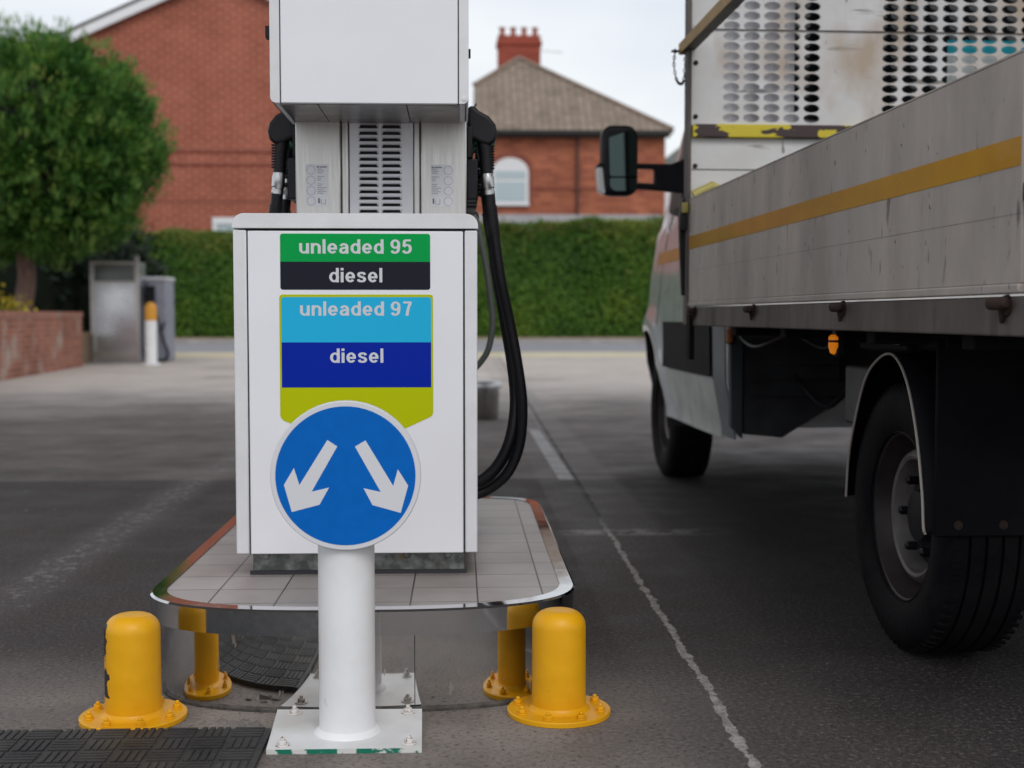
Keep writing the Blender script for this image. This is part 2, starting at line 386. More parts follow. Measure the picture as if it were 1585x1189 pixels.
cap = MB(); cap.prism(rrect(-.5355, .0435, 1.0575, 1.0925, [.001, .001, .028, .028], 7), 'y', 3.0755, DY1)
cap.build('top_cap', M['white_edge'], dp, bevel=.004)
# stickers: (px,py) on the door face -> metres
def sx(u): return -.424 + (u - 433)*(.354/233)
def sz(v): return 1.046 - (v - 361)*(.132/87)
def sticker(name, poly, y, col, par, t=.0006, rough=.35):
    m = mat(name + ' vinyl', col, rough + .1, spec=.12); b = MB(); b.prism([(sx(a), sz(c)) for a, c in poly], 'y', y - t, y); return b.build(name, m, par, smooth=False)
def rpx(u0, u1, v0, v1, r): return [(a, -c) for a, c in rrect(u0, u1, -v1, -v0, r, 4)]
s1 = sticker('sticker_band', rpx(433.5, 666, 361.5, 405, [0.01, 0.01, 4, 4]), 3.0779, (.0, .335, .068), dp)
s2 = sticker('sticker_band', rpx(433.5, 666, 405.1, 448.5, [4, 4, .01, .01]), 3.0779, (.014, .016, .026), dp)
bk = sticker('sticker_backing', [(436, 456), (666, 456), (669, 457), (670, 461), (670, 641), (668.5, 645), (665, 648), (551.5, 700), (437, 653), (433, 649), (431.5, 645), (431.5, 461), (432.5, 457.5)],
             3.0779, (.46, .52, .0), dp)
s3 = sticker('sticker_band', rpx(434.5, 667, 460, 530.5, [.01, .01, 4, 4]), 3.0773, (.018, .44, .74), dp)
s4 = sticker('sticker_band', rpx(434.5, 667, 530.6, 601, .01), 3.0773, (.0, .018, .34), dp)
# lettering built as pen strokes
def ell(cx, cy, rx, ry, a0, a1, n=28): return [(cx + rx*math.cos(R(a0 + (a1-a0)*i/n)), cy + ry*math.sin(R(a0 + (a1-a0)*i/n))) for i in range(n + 1)]
def cm(p): return [(q.x, q.y) for q in catmull([(a, b, 0) for a, b in p], 8)]
GL = {
 'l': (26, [[(13, 0), (13, 137)]]),
 'i': (26, [[(13, 0), (13, 99)], [(13, 114), (13, 137)]]),
 'u': (84, [[(13, 99), (13, 38)] + ell(41, 38, 28, 28, 180, 350)[1:], [(71, 99), (71, 0)]]),
 'n': (84, [[(71, 0), (71, 62)] + ell(43, 62, 28, 28, 0, 170)[1:], [(13, 0), (13, 99)]]),
 'd': (84, [[(71, 0), (71, 137)], ell(43, 50, 30, 40, 0, 360)]),
 'e': (84, [ell(42, 50, 29, 40, 2, 322), [(14, 48), (82, 48)]]),
 'a': (82, [ell(41, 65, 26, 25, 165, 0) + [(67, 0)], cm([(66, 58), (42, 54), (21, 47), (13, 29), (21, 13), (38, 10), (56, 17), (66, 32)])]),
 's': (80, [cm([(69, 73), (58, 87), (40, 90), (21, 86), (15, 72), (23, 59), (42, 51), (60, 43), (67, 28), (58, 13), (39, 10), (19, 14), (11, 29)])]),
 '9': (84, [ell(42, 92, 29, 35, 0, 360), cm([(71, 92), (70, 55), (62, 22), (42, 10), (22, 14), (13, 30)])]),
 '5': (84, [[(20, 127), (76, 127)], cm([(22, 127), (19, 97), (17, 68)]), cm([(15, 66), (30, 81), (46, 83), (64, 73), (71, 47), (63, 21), (42, 10), (22, 14), (12, 31)])]),
 '7': (84, [[(8, 127), (80, 127)], cm([(70, 122), (52, 72), (40, 0)])]),
}
def lettering(text, u0, u1, vbase, sc, y, par, col=(.62, .64, .68)):
    m = bpy.data.materials.get('pale lettering') or mat('pale lettering', col, .4)
    tot = 0; xs = []
    for ch in text:
        if ch == ' ': tot += 42; continue
        xs.append((ch, tot)); tot += GL[ch][0] + 15
    tot -= 15; kx = (u1 - u0)/tot; b = MB(); q = 0
    for ch, x0 in xs:
        for st in GL[ch][1]:
            q += 1; yy = y - .00002*(q % 7) - .0003; n = len(st); vs = []
            for i, p in enumerate(st):
                a, c = st[max(i-1, 0)], st[min(i+1, n-1)]
                dx, dy = c[0]-a[0], c[1]-a[1]; l = math.hypot(dx, dy) or 1; nx, ny = -dy/l, dx/l
                for sg in (1, -1):
                    vs.append((sx(u0 + (x0 + p[0] + sg*nx*12.4)*kx), yy, sz(vbase - (p[1] + sg*ny*9.6)*sc)))
            b.add(vs, [(2*i, 2*i+1, 2*i+3, 2*i+2) for i in range(n-1)])
    return b.build('lettering', m, par, smooth=False)
KS = 22.3/137
lettering('unleaded 95', 463, 637.5, 392.5, KS, 3.0773, s1)
lettering('diesel', 509, 591.5, 437, KS, 3.0773, s2)
lettering('unleaded 97', 463.5, 637.5, 489, KS, 3.0767, s3)
lettering('diesel', 509.5, 592.5, 562.5, KS, 3.0767, s4)

# steel column between cabinet and head
for xa, xb in ((-.417, -.303), (-.099, .018)): MB().box(xa, xb, 3.33, 3.98, 1.085, 1.352).build('column_panel', M['steel'], dp, bevel=.003)
MB().box(-.301, -.101, 3.362, 3.95, 1.085, 1.352).build('column_core', M['dark_gap'], dp)
MB().box(-.302, -.283, 3.345, 3.36, 1.086, 1.351).build('column_fold', M['steel'], dp, bevel=.003)
MB().box(-.117, -.101, 3.340, 3.36, 1.086, 1.351).build('column_fold', M['steel'], dp, bevel=.003)
# louvred vent plate with real openings
lv = MB(); vx0, vx1, vz0, vz1 = -.281, -.119, 1.086, 1.3515
cols_ = [(-.2575, -.2075), (-.1995, -.149)]
rows = []
zt = 1.3405
for k in range(15): rows.append((zt - .0165*k - .0105, zt - .0165*k))
yy = 3.344
xs = [vx0, cols_[0][0], cols_[0][1], cols_[1][0], cols_[1][1], vx1]
zs = sorted([vz0, vz1] + [q for r_ in rows for q in r_]); zs = [z for z in zs if vz0 <= z <= vz1]
for i in range(5):
    for j in range(len(zs)-1):
        hole = i in (1, 3) and any(abs(zs[j]-a) < 1e-6 for a, b_ in rows)
        if not hole: lv.box(xs[i], xs[i+1], yy, yy+.0015, zs[j], zs[j+1])
for a, b_ in rows:
    for c0, c1 in cols_:
        lv.add([(c0+.0, yy-.0005, b_), (c1-.0, yy-.0005, b_), (c1-.004, yy-.007, b_-.0035), (c0+.004, yy-.007, b_-.0035), (c0+.002, yy, a+.001), (c1-.002, yy, a+.001)],
               [(0, 1, 2, 3)])
        lv.add([(c0, yy-.0006, b_), (c0+.004, yy-.007, b_-.0035), (c0+.0015, yy-.0006, a), (c0-.0005, yy-.0006, b_)], [(0, 1, 2)])
        lv.add([(c1, yy-.0006, b_), (c1-.004, yy-.007, b_-.0035), (c1-.0015, yy-.0006, a)], [(0, 1, 2)])
lv.build('vent_plate', M['white_edge'], dp, smooth=False)
# printed labels on the column
M['paper'] = mat('pale label', (.70, .70, .73), .6); M['ink'] = mat('label ink', (.12, .12, .14), .6); M['ink2'] = mat('label faint ink', (.30, .30, .33), .6)
for x0, x1, flip in ((-.391, -.334, 0), (-.074, -.016, 1)):
    p = MB().prism(rrect(x0, x1, 1.131, 1.237, .002, 2), 'y', 3.3291, 3.3299).build('label', M['paper'], dp, smooth=False)
    d = MB(); cx = x0 + .013 if not flip else x1 - .013; q0, q1 = (x0+.029, x1-.003) if not flip else (x0+.003, x1-.029)
    for k in range(4): d.lathe([(.0112, 0), (.0112, -.0004), (.0102, -.0004), (.0102, 0)], (cx, 3.3290, 1.2225 - .0262*k), 24, 'y', closed=True)
    d.build('printed_circles', M['ink2'], p, smooth=False)
    d = MB(); z = 1.232; rr = random.Random(3)
    d.box(q0, q0+.004, 3.3286, 3.329, z-.004, z); d.box(q0+.006, q1, 3.3286, 3.329, z-.0032, z-.001)
    z -= .007
    for k in range(14):
        w_ = rr.uniform(.35, .95)
        if k not in (3, 7): d.box(q0, q0 + (q1-q0)*w_, 3.3287, 3.329, z-.0010, z)
        z -= .0047
    for a in (0, 1): d.box(q0 + .009 + a*.011, q0+.0098 + a*.011, 3.3287, 3.329, 1.136, 1.149)
    d.box(q0+.0098, q0+.020, 3.3287, 3.329, 1.136, 1.1368); d.box(q0+.002, q0+.006, 3.3287, 3.329, 1.138, 1.151)
    d.build('printed_lines', M['ink'], p, smooth=False)
# head
hd = MB(); hd.box(-.4345, .0165, 3.058, 4.10, 1.347, 1.92); hd.build('head_core', M['dark_gap'], dp)
MB().box(-.4145, -.0035, 3.050, 3.064, 1.3455, 1.925).build('head_door', M['white'], dp, bevel=.002)
for a, b_, c_ in ((-.4395, -.4170, [.014, .001, .001, .001]), (-.0010, .0215, [.001, .014, .001, .001])):
    MB().prism(rrect(a, b_, 1.3455, 1.93, c_, 6), 'y', 3.0505, 4.10).build('head_side', M['white_edge'], dp, bevel=.002)
M['soffit'] = mat('grey soffit steel', (.36, .34, .33), .3, 1., col2=(.28, .265, .26), sc=12, rvar=.12)
for a, b_ in ((-.4185, -.331), (-.329, -.125), (-.123, .000)):
    MB().box(a, b_, 3.066, 4.05, 1.343, 1.3465).build('head_underside', M['soffit'], dp, bevel=.001)
MB().box(.0217, .0267, 3.10, 3.13, 1.466, 1.483).build('latch_tab', M['black_pl'], dp)
MB().box(-.4565, -.4397, 3.10, 3.13, 1.506, 1.533).build('latch_tab', M['black_pl'], dp)
MB().lathe([(.006, 0), (.006, -.0012), (.004, -.0016)], (.011, 3.0503, 1.358), 16, 'y').build('screw', M['white_edge'], dp)

# ------------------------------------------------------------ nozzles with hoses
PX = .00172
def nozzle(sgn, y, body, label, hose_pts, group, hr=.0145, hosem=None, nm='fuel_nozzle'):
    x0 = .018 if sgn > 0 else -.417
    def P(u, v, dy=0.): return (x0 + sgn*(u - 722)*PX, y + dy, 1.355 - (v - 188)*PX)
    t = thing(nm, P(745, 200), label, 'fuel nozzle', group)
    b = MB(); b.prism([(P(a, c)[0], P(a, c)[2]) for a, c in ((724, 164), (733, 162), (741, 170), (756, 178), (766, 190), (769, 203), (766, 216), (757, 222), (744, 219), (733, 213), (726, 214), (724, 190))], 'y', y-.021, y+.021)
    b.build('nozzle_body', body, t, bevel=.008, seg=3)
    MB().tube([P(727, 188), P(722, 176), P(716, 168)], .011).build('spout', M['chrome'], t)
    MB().tube([P(724, 172, 0), P(732, 166, 0), P(737, 158)], .0022, 6).build('hook_wire', M['black_pl'], t)
    MB().tube([P(748, 212), P(751, 235), P(753, 264)], [.0175, .0165, .0165], 18).build('grip', M['black_rub'], t)
    gr = MB()
    for k in range(9): gr.tube([P(757, 222+4.2*k), P(757.3, 224+4.2*k)], .0135, 12)
    gr.build('grip_ribs', M['dark_pl'], t)
    MB().tube(catmull([P(734, 212), P(730, 228), P(731, 245), P(738, 256), P(748, 258)], 5), .0035, 8).build('trigger_guard', body, t)
    MB().tube(catmull([P(741, 214), P(738, 230), P(742, 246)], 5), .004, 8).build('trigger', M['black_pl'], t)
    sw = MB(); c = P(753.5, 264)
    ax = [P(753, 264), P(753.3, 268), P(754, 270), P(755, 285), P(755.3, 287), P(755.8, 290)]
    sw.tube(ax, [.0155, .0165, .0172, .0172, .0150, .0148], 20)
    sw.tube([P(755.8, 290), P(756.4, 296)], .0158, 20)
    sw.build('swivel', M['chrome'], t)
    gd = MB(); gd.tube([P(756.5, 294), P(758, 312)], .0155, 18)
    path = [P(758, 312), P(761, 335), P(763, 350), P(765, 366)]
    gd.tube(path, [.017, .0165, .0155, .0148], 18)
    for k in range(11):
        f = k/10.; gd.tube([P(758.3 + 6*f, 314 + 44*f), P(758.6 + 6*f, 316.5 + 44*f)], .0183 - .002*f, 18)
    gd.build('bend_guard', M['black_rub'], t)
    MB().tube(catmull([P(u, v, dy) for u, v, dy in hose_pts], 8), hr, 14).build('hose', hosem or M['black_rub'], t)
    return t
H1 = [(765, 364, 0), (774, 425, .0), (788, 490, .01), (801, 560, .015), (808, 620, .02), (804, 680, .03), (786, 725, .04), (757, 752, .05), (726, 764, .05)]
H2 = [(765, 364, 0), (772, 425, -.02), (782, 490, -.03), (793, 560, -.06), (797, 620, -.07), (788, 675, -.08), (768, 715, -.08), (742, 738, -.08), (724, 744, -.08)]
H3 = [(765, 364, 0), (773, 425, .0), (785, 490, -.03), (796, 560, -.06), (801, 620, -.08), (793, 680, -.1), (774, 720, -.11), (748, 745, -.12), (724, 755, -.12)]
nozzle(1, 3.42, M['black_pl'], 'frontmost black nozzle on the right side of the dispenser, hose looping to the cabinet', H1, 'fuel nozzles on the dispenser')
nozzle(1, 3.53, M['green_pl'], 'green nozzle hanging behind the black one on the right side of the dispenser', H2, 'fuel nozzles on the dispenser')
nozzle(1, 3.66, M['green_pl'], 'rearmost nozzle on the right side of the dispenser, mostly hidden by the other two', H3, 'fuel nozzles on the dispenser')
HL = [(764, 364, 0), (766, 425, .0), (768, 490, .01), (770, 560, .015), (770, 620, .02), (764, 680, .03), (754, 720, .04), (740, 745, .05), (720, 755, .05)]
nozzle(-1, 3.42, M['black_pl'], 'black nozzle hanging on the left side of the dispenser against the brick gable', HL, 'fuel nozzles on the dispenser')
nozzle(-1, 3.58, M['green_pl'], 'green nozzle hanging behind the black one on the left side of the dispenser', HL, 'fuel nozzles on the dispenser')
for sg, x in ((1, .018), (-1, -.417)):
    b = MB()
    for y in (3.44, 3.555, 3.685):
        xa, xb = sorted((x + sg*.0005, x + sg*.030)); b.box(xa, xb, y-.04, y+.04, 1.155, 1.262)
        xa, xb = sorted((x + sg*.0005, x + sg*.016)); b.box(xa, xb, y-.045, y+.045, 1.262, 1.345)
        xa, xb = sorted((x + sg*.030, x + sg*.046)); b.box(xa, xb, y-.02, y+.02, 1.222, 1.243); b.box(xa, xb, y-.02, y+.02, 1.19, 1.20)
    b.build('nozzle_boot', M['black_pl'], dp, bevel=.004)
hb = thing('fuel_hose', (.045, 4.0, 1.1), 'thin grey green hose hanging at the back right of the dispenser before the hedge', 'hose')
MB().tube(catmull([(.0415, 4.0, 1.16), (.052, 4.0, 1.14), (.070, 4.0, 1.06), (.085, 4.0, .98), (.098, 4.0, .88), (.101, 4.0, .82), (.088, 4.0, .75), (.066, 4.0, .712), (.0415, 4.0, .685)], 8), .0095, 12).build('hose_tube', M['grey_hose'], hb)
MB().lathe([(.012, -.004), (.026, 0), (.030, .012), (.026, .024), (.012, .028)], (.030, 4.0, 1.155), 20, 'y').build('hose_reel', M['black_rub'], hb)
MB().box(.0415, .0475, 3.99, 4.012, .99, 1.008).build('bracket', M['chrome'], hb, bevel=.002)

# ------------------------------------------------------------ sign on a white post
sp = thing('traffic_sign', (-.23, 2.598, 0), 'round blue pass either side sign with two white arrows on a thick white post', 'traffic sign')
b = MB(); b.lathe([(.0568, .008), (.0568, .655)], (-.23, 2.598, 0), 48); b.build('post', M['white_post'], sp)
wl = MB(); prof = [(.0566, .0205), (.0600, .0180), (.0660, .0125), (.0690, .0088), (.0695, .006)]; wl.lathe(prof, (-.23, 2.598, 0), 48); wl.build('weld', M['white_post'], sp)
M['plate'] = mat('white base plate', (.74, .75, .76), .42, col2=(.62, .62, .62), sc=7, bump=.06, bsc=40)
overlay(M['plate'], (.25, .18, .14), 22, .72, .75, w=5)
overlay(M['plate'], (.45, .43, .41), 3, .5, .75, w=7)
M['plate_edge'] = mat('green under paint', (.0, .16, .10), .5, col2=(.62, .62, .6), sc=16, mixr=(.47, .5))
pl = MB(); poly = [(-.378, 2.487), (-.076, 2.486), (-.083, 2.738), (-.392, 2.745)]
pl.add([(x, y, .0) for x, y in poly] + [(x, y, .0095) for x, y in poly], [(0, 1, 5, 4), (1, 2, 6, 5), (2, 3, 7, 6), (3, 0, 4, 7)], 1)
pl.add([(x, y, .0095) for x, y in poly], [(0, 1, 2, 3)], 0)
pl.build('base_plate', [M['plate'], M['plate_edge']], sp, smooth=False)
M['boltrust'] = mat('painted bolt', (.66, .64, .62), .6, col2=(.20, .10, .06), sc=90, mixr=(.54, .60))
for x, y in ((-.352, 2.715), (-.112, 2.712), (-.350, 2.512), (-.102, 2.512)):
    MB().lathe([(.015, 0), (.015, .0025)], (x, y, .0095), 20).lathe([(.0095, .0025), (.0095, .009), (.008, .0105)], (x, y, .0095), 6).lathe([(.0045, .0105), (.0045, .015), (.003, .017)], (x, y, .0095), 10).build('bolt', M['boltrust'], sp, bevel=.001)
SC = (-.2245, .538); SY = 2.530
M['signblue'] = mat('reflective blue', (.0, .130, .52), .5, col2=(.0, .120, .48), sc=40, spec=.12)
M['signwhite'] = mat('reflective white', (.66, .67, .71), .4)
d = MB(); d.lathe([(.1455, 0), (.1465, -.001), (.1465, -.004), (.1455, -.005)], (SC[0], SY+.005, SC[1]), 96, 'y'); face = d.build('sign_disc', M['signwhite'], sp, angle=25)
MB().lathe([(.1475, .0), (.1475, .010), (.1440, .011)], (SC[0], SY+.0052, SC[1]), 96, 'y').build('sign_frame', M['white_edge'], sp)
MB().lathe([(.1368, 0), (.1368, -.0004)], (SC[0], SY-.0001, SC[1]), 96, 'y').build('blue_field', M['signblue'], face, smooth=False)
K = .2935/672.
def arrow(pts):
    b = MB(); b.prism([(SC[0] + (u-535)*K, SC[1] - (v-395)*K) for u, v in pts], 'y', SY-.0009, SY-.0005); b.build('arrow', M['signwhite'], face, smooth=False)
arrow([(455,233),(499,262),(383,465),(461,447),(418,524),(294,556),(260,434),(305,358),(329,435)])
arrow([(625,235),(578,263),(692,468),(615,451),(655,527),(781,563),(815,440),(769,366),(748,441)])
for z in (.46, .60): MB().box(-.27, -.18, 2.536, 2.545, z, z+.025).build('clip', M['chrome'], sp)

# ------------------------------------------------------------ yellow bollards
n = M['yellow_chip'].node_tree; L = n.links; N = n.nodes; bb = N['Principled BSDF']
tc = N.new('ShaderNodeTexCoord'); sep = N.new('ShaderNodeSeparateXYZ'); L.new(tc.outputs['Object'], sep.inputs[0])
nz = N.new('ShaderNodeTexNoise'); nz.inputs['Scale'].default_value = 45; nz.inputs['Detail'].default_value = 6; L.new(tc.outputs['Object'], nz.inputs[0])
a = N.new('ShaderNodeMath'); a.operation = 'MULTIPLY_ADD'; L.new(nz.outputs[0], a.inputs[0]); a.inputs[1].default_value = .045; L.new(sep.outputs[0], a.inputs[2])
nz2 = N.new('ShaderNodeTexNoise'); nz2.inputs['Scale'].default_value = 14; L.new(tc.outputs['Object'], nz2.inputs[0])
a2 = N.new('ShaderNodeMath'); a2.operation = 'MULTIPLY_ADD'; L.new(nz2.outputs[0], a2.inputs[0]); a2.inputs[1].default_value = .05; L.new(a.outputs[0], a2.inputs[2])
cmpn = N.new('ShaderNodeMath'); cmpn.operation = 'LESS_THAN'; L.new(a2.outputs[0], cmpn.inputs[0]); cmpn.inputs[1].default_value = .001
zr = N.new('ShaderNodeMath'); zr.operation = 'GREATER_THAN'; L.new(sep.outputs[2], zr.inputs[0]); zr.inputs[1].default_value = .055
mu = N.new('ShaderNodeMath'); mu.operation = 'MULTIPLY'; L.new(cmpn.outputs[0], mu.inputs[0]); L.new(zr.outputs[0], mu.inputs[1])
xx = N.new('ShaderNodeMixRGB'); L.new(mu.outputs[0], xx.inputs[0]); L.new(bb.inputs['Base Color'].links[0].from_socket, xx.inputs[1]); xx.inputs[2].default_value = (.03, .022, .018, 1)
L.new(xx.outputs[0], bb.inputs['Base Color'])
def bollard(x, y, label, m, tilt=0.):
    t = thing('bollard', (x, y, 0), label, 'bollard', 'yellow bollards before the island')
    pr = [(.058, .008)]
    h = .2235; rt = .034
    pr += [(.0575, h - rt)] + [(.0575 - rt + rt*math.cos(R(q)), h - rt + rt*math.sin(R(q))) for q in range(15, 91, 15)] + [(.012, h + .0008)]
    MB().lathe(pr, (x, y, 0), 48).build('post', m, t, angle=60)
    MB().lathe([(.0575, .022), (.0600, .018), (.0650, .0125), (.0680, .0118), (.0685, .011)], (x, y, 0), 48).build('weld', M['yellow'], t)
    MB().lathe([(.1085, .0), (.111, .001), (.111, .0095), (.109, .0115), (.06, .0115)], (x, y, 0), 56).build('flange', M['yellow'], t)
    for k in range(8):
        a = R(k*45 + 22.5 + tilt); bx, by = x + .091*math.cos(a), y + .091*math.sin(a)
        q = MB(); q.lathe([(.0115, .0115), (.0115, .0135)], (bx, by, 0), 16)
        vs = [(bx + .0095*math.cos(R(60*i + 17*k)), by + .0095*math.sin(R(60*i + 17*k))) for i in range(6)]
        q.prism(vs, 'z', .0135, .0215); q.lathe([(.0045, .0215), (.0045, .0255), (.003, .0275)], (bx, by, 0), 10)
        q.build('bolt', M['yellow'], t, bevel=.001)
    return t
bollard(-.692, 2.726, 'yellow bollard left of the sign post, paint chipped black down its side', M['yellow_chip'])
bollard(.2105, 2.730, 'clean yellow bollard right of the sign post, in front of the island corner', M['yellow'], 4)

# ------------------------------------------------------------ rubber mat
mt = MB(); mt.box(-1.9, -.385, 1.6, 2.612, .001, .012); rr = random.Random(5)
T_ = .068
for i in range(22):
    for j in range(15):
        cx, cy = -1.89 + T_*(i + .5), 1.60 + T_*(j + .5)
        if cx > -.41: continue
        for k in range(4):
            o = (k - 1.5)*T_/4.4; l = T_*.44; w = T_*.075
            if (i + j) % 2: mt.box(cx-l, cx+l, cy+o-w, cy+o+w, .012, .0145)
            else: mt.box(cx+o-w, cx+o+w, cy-l, cy+l, .012, .0145)
M['mat'] = mat('dusty rubber', (.014, .014, .016), .6, col2=(.042, .039, .037), sc=9, bump=.2, bsc=90)
tag(mt.build('rubber_mat', M['mat'], smooth=False, base=(-1.1, 2.1, 0)), 'black rubber mat with basket weave ridges lying before the left yellow bollard', 'mat')

# bits of broken mortar at the island's foot
M['rubble'] = mat('broken mortar', (.20, .18, .165), .9, col2=(.11, .10, .095), sc=20, bump=.6, bsc=80)
rb = MB(); rr = random.Random(11)
def pebble(mb, x, y, s):
    n = 7; vs = [(x + s*rr.uniform(.7, 1.2)*math.cos(6.283*k/n), y + .6*s*rr.uniform(.7, 1.2)*math.sin(6.283*k/n), 0) for k in range(n)]
    tops = [(x + (p[0]-x)*.7, y + (p[1]-y)*.7, s*rr.uniform(.18, .32)) for p in vs]
    mb.add(vs + tops, [(k, (k+1) % n, (k+1) % n + n, k + n) for k in range(n)] + [tuple(range(n, 2*n))])
for x, y, s in ((-.470, 2.665, .030), (-.50, 2.70, .014), (-.43, 2.675, .016), (-.455, 2.70, .012), (-.04, 2.66, .006), (-.02, 2.70, .004), (.02, 2.62, .003), (-.84, 2.70, .004), (.36, 2.8, .004), (.9, 3.1, .005)):
    pebble(rb, x, y, s)
tag(rb.build('rubble', M['rubble']), kind='stuff', label='crumbled mortar and small stones at the foot of the island', cat='rubble')

# ------------------------------------------------------------ bucket
bu = thing('bucket', (.168, 10.74, 0), 'shiny metal bucket standing on the forecourt behind the dispenser', 'bucket')
MB().lathe([(.145, 0), (.150, .01), (.160, .25), (.160, .255), (.150, .255), (.14, .02)], (.168, 10.74, 0), 40).build('bucket_body', mat('bucket tin', (.40, .39, .38), .16, 1., rvar=.1, sc=4), bu)
MB().lathe([(.176, .255), (.178, .262), (.176, .30), (.165, .318), (.09, .325)], (.168, 10.74, 0), 40).build('lid', mat('lid tin', (.55, .55, .54), .35, .9), bu)

# ------------------------------------------------------------ brickwork, glass etc. for the background
def brick_mat(name, c1, c2, mortar, vary=.5, axis='y', k=2.2):
    m = mat(name, c1, .85, spec=.2)
    if axis == 'x': k = 1
    tile_nodes(m, .6, mortar, c1, c2, .5, .225*k, .075*k, .0085*k, rot=(R(90), 0, 0) if axis == 'y' else (R(90), R(90), 0), bumpv=.4, vary=vary)
    return m
M['brick_l'] = brick_mat('red brick', (.36, .100, .060), (.29, .080, .048), (.48, .24, .18), .6)
M['brick_r'] = brick_mat('mottled red brick', (.50, .165, .085), (.31, .085, .05), (.36, .17, .12), .8)
M['brick_dark'] = mat('dark soldier course', (.20, .055, .038), .85, col2=(.27, .08, .05), sc=6, stretch=(1, 1, .1), mixr=(.45, .55))
M['brick_chim'] = brick_mat('orange red brick', (.36, .075, .045), (.30, .06, .04), (.30, .11, .08), .5)
M['brick_wall'] = brick_mat('garden brick', (.46, .16, .095), (.30, .10, .065), (.38, .30, .25), .8, axis='x')
overlay(M['brick_wall'], (.42, .33, .27), 1.6, .58, .72)
M['roof_tile'] = mat('roof tile', (.25, .195, .15), .9)
M['upvc'] = mat('white joinery', (.75, .76, .78), .4)
M['winglass'] = mat('house window glass', (.42, .52, .56), .08, spec=.8)
M['gutter'] = mat('black gutter', (.02, .018, .018), .5)

# left brick house with gable
gh = thing('brick_house', (-9.05, 50, 0), 'tall plain red brick gable wall with white bargeboard behind the round tree', 'house')
ap, ez, xl, xr = 13.95, 11.22, -15.2, -2.9
MB().prism([(xl, 0), (xr, 0), (xr, ez), (-9.05, ap), (xl, ez)], 'y', 50, 58).build('wall', M['brick_l'], gh, smooth=False)
rf = MB()
for sg, xe in ((-1, xl-.5), (1, xr+.5)):
    ze = ez - .22; rf.prism([(-9.05, ap+.03), (xe, ze), (xe, ze+.16), (-9.05, ap+.19)], 'y', 49.72, 58.2)
rfo = rf.build('roof', mat('dark roof', (.13, .12, .11), .9, col2=(.08, .075, .07), sc=2), gh, smooth=False)
bgd = MB()
for xe in (xl-.5, xr+.5):
    ze = ez - .22; bgd.prism([(-9.05, ap+.02), (xe, ze-.01), (xe, ze-.36), (-9.05, ap-.33)], 'y', 49.70, 49.76)
bgd.build('bargeboard', M['upvc'], gh, smooth=False)
MB().box(xl, xr, 49.975, 49.995, 7.06, 7.22).box(xl, xr, 49.97, 49.995, 6.58, 6.70).box(xl, xr, 49.98, 49.995, 5.2, 5.27).build('brick_course', M['brick_dark'], gh, smooth=False)
w = MB().box(-9.42, -9.24, 49.90, 49.99, 3.1, 4.62).box(-8.32, -8.2, 49.90, 49.99, 3.1, 4.62).box(-9.42, -8.2, 49.88, 49.985, 4.36, 4.62).build('window', M['upvc'], gh)
MB().box(-9.24, -8.32, 49.93, 49.98, 3.1, 4.35).build('pane', M['winglass'], w)

# right house
rh = thing('hipped_house', (4.2, 52, 0), 'red brick house with brown tiled hipped roof and a four pot chimney', 'house')
MB().box(-.6, 8.25, 52, 60, 0, 8.34).build('wall', M['brick_r'], rh, smooth=False)
def roof_nodes(m):
    n = m.node_tree; L = n.links; N = n.nodes; b = N['Principled BSDF']
    tc = N.new('ShaderNodeTexCoord')
    mp = N.new('ShaderNodeMapping'); L.new(tc.outputs['Object'], mp.inputs[0]); mp.inputs['Rotation'].default_value = (R(90), 0, 0)
    t = N.new('ShaderNodeTexBrick'); t.offset = 0; t.inputs['Scale'].default_value = 1; t.inputs['Brick Width'].default_value = .30; t.inputs['Row Height'].default_value = .235
    t.inputs['Mortar Size'].default_value = .026; t.inputs['Mortar Smooth'].default_value = .4
    t.inputs['Color1'].default_value = (.30, .235, .185, 1); t.inputs['Color2'].default_value = (.23, .18, .14, 1); t.inputs['Mortar'].default_value = (.11, .085, .07, 1)
    L.new(mp.outputs[0], t.inputs['Vector'])
    nz = N.new('ShaderNodeTexNoise'); nz.inputs['Scale'].default_value = 1.3; nz.inputs['Detail'].default_value = 8; nz.inputs['Roughness'].default_value = .7; L.new(tc.outputs['Object'], nz.inputs[0])
    r = N.new('ShaderNodeMapRange'); r.inputs[1].default_value = .48; r.inputs[2].default_value = .68; r.inputs[4].default_value = .7; L.new(nz.outputs[0], r.inputs[0])
    x = N.new('ShaderNodeMixRGB'); L.new(r.outputs[0], x.inputs[0]); L.new(t.outputs[0], x.inputs[1]); x.inputs[2].default_value = (.095, .08, .06, 1)
    L.new(x.outputs[0], b.inputs['Base Color'])
roof_nodes(M['roof_tile'])
r_ = MB()
fr = [(.72, 51.6, 8.24), (8.5, 51.6, 8.26), (2.56, 56.0, 11.87), (.60, 54.3, 10.42)]
r_.add(fr + [(8.5, 60.4, 8.26), (.60, 60.4, 8.26), (2.56, 57.5, 11.87)], [(0, 1, 2, 3), (1, 4, 6, 2), (4, 5, 6), (5, 3, 2, 6), (0, 3, 5), (0, 5, 4, 1)])
rf = r_.build('roof', M['roof_tile'], rh, smooth=False)
MB().tube([(8.5, 51.6, 8.30), (2.56, 56.0, 11.93)], .09, 8).tube([(2.56, 56.0, 11.93), (.60, 54.3, 10.47)], .09, 8).build('hip_tiles', mat('hip tiles', (.27, .20, .155), .9, col2=(.19, .15, .12), sc=4), rf)
ch = MB().box(1.66, 3.50, 56.3, 57.3, 10.6, 12.55).box(1.60, 3.56, 56.24, 57.36, 12.55, 12.72).box(1.66, 3.50, 56.3, 57.3, 12.72, 12.95).build('chimney', M['brick_chim'], rf, smooth=False)
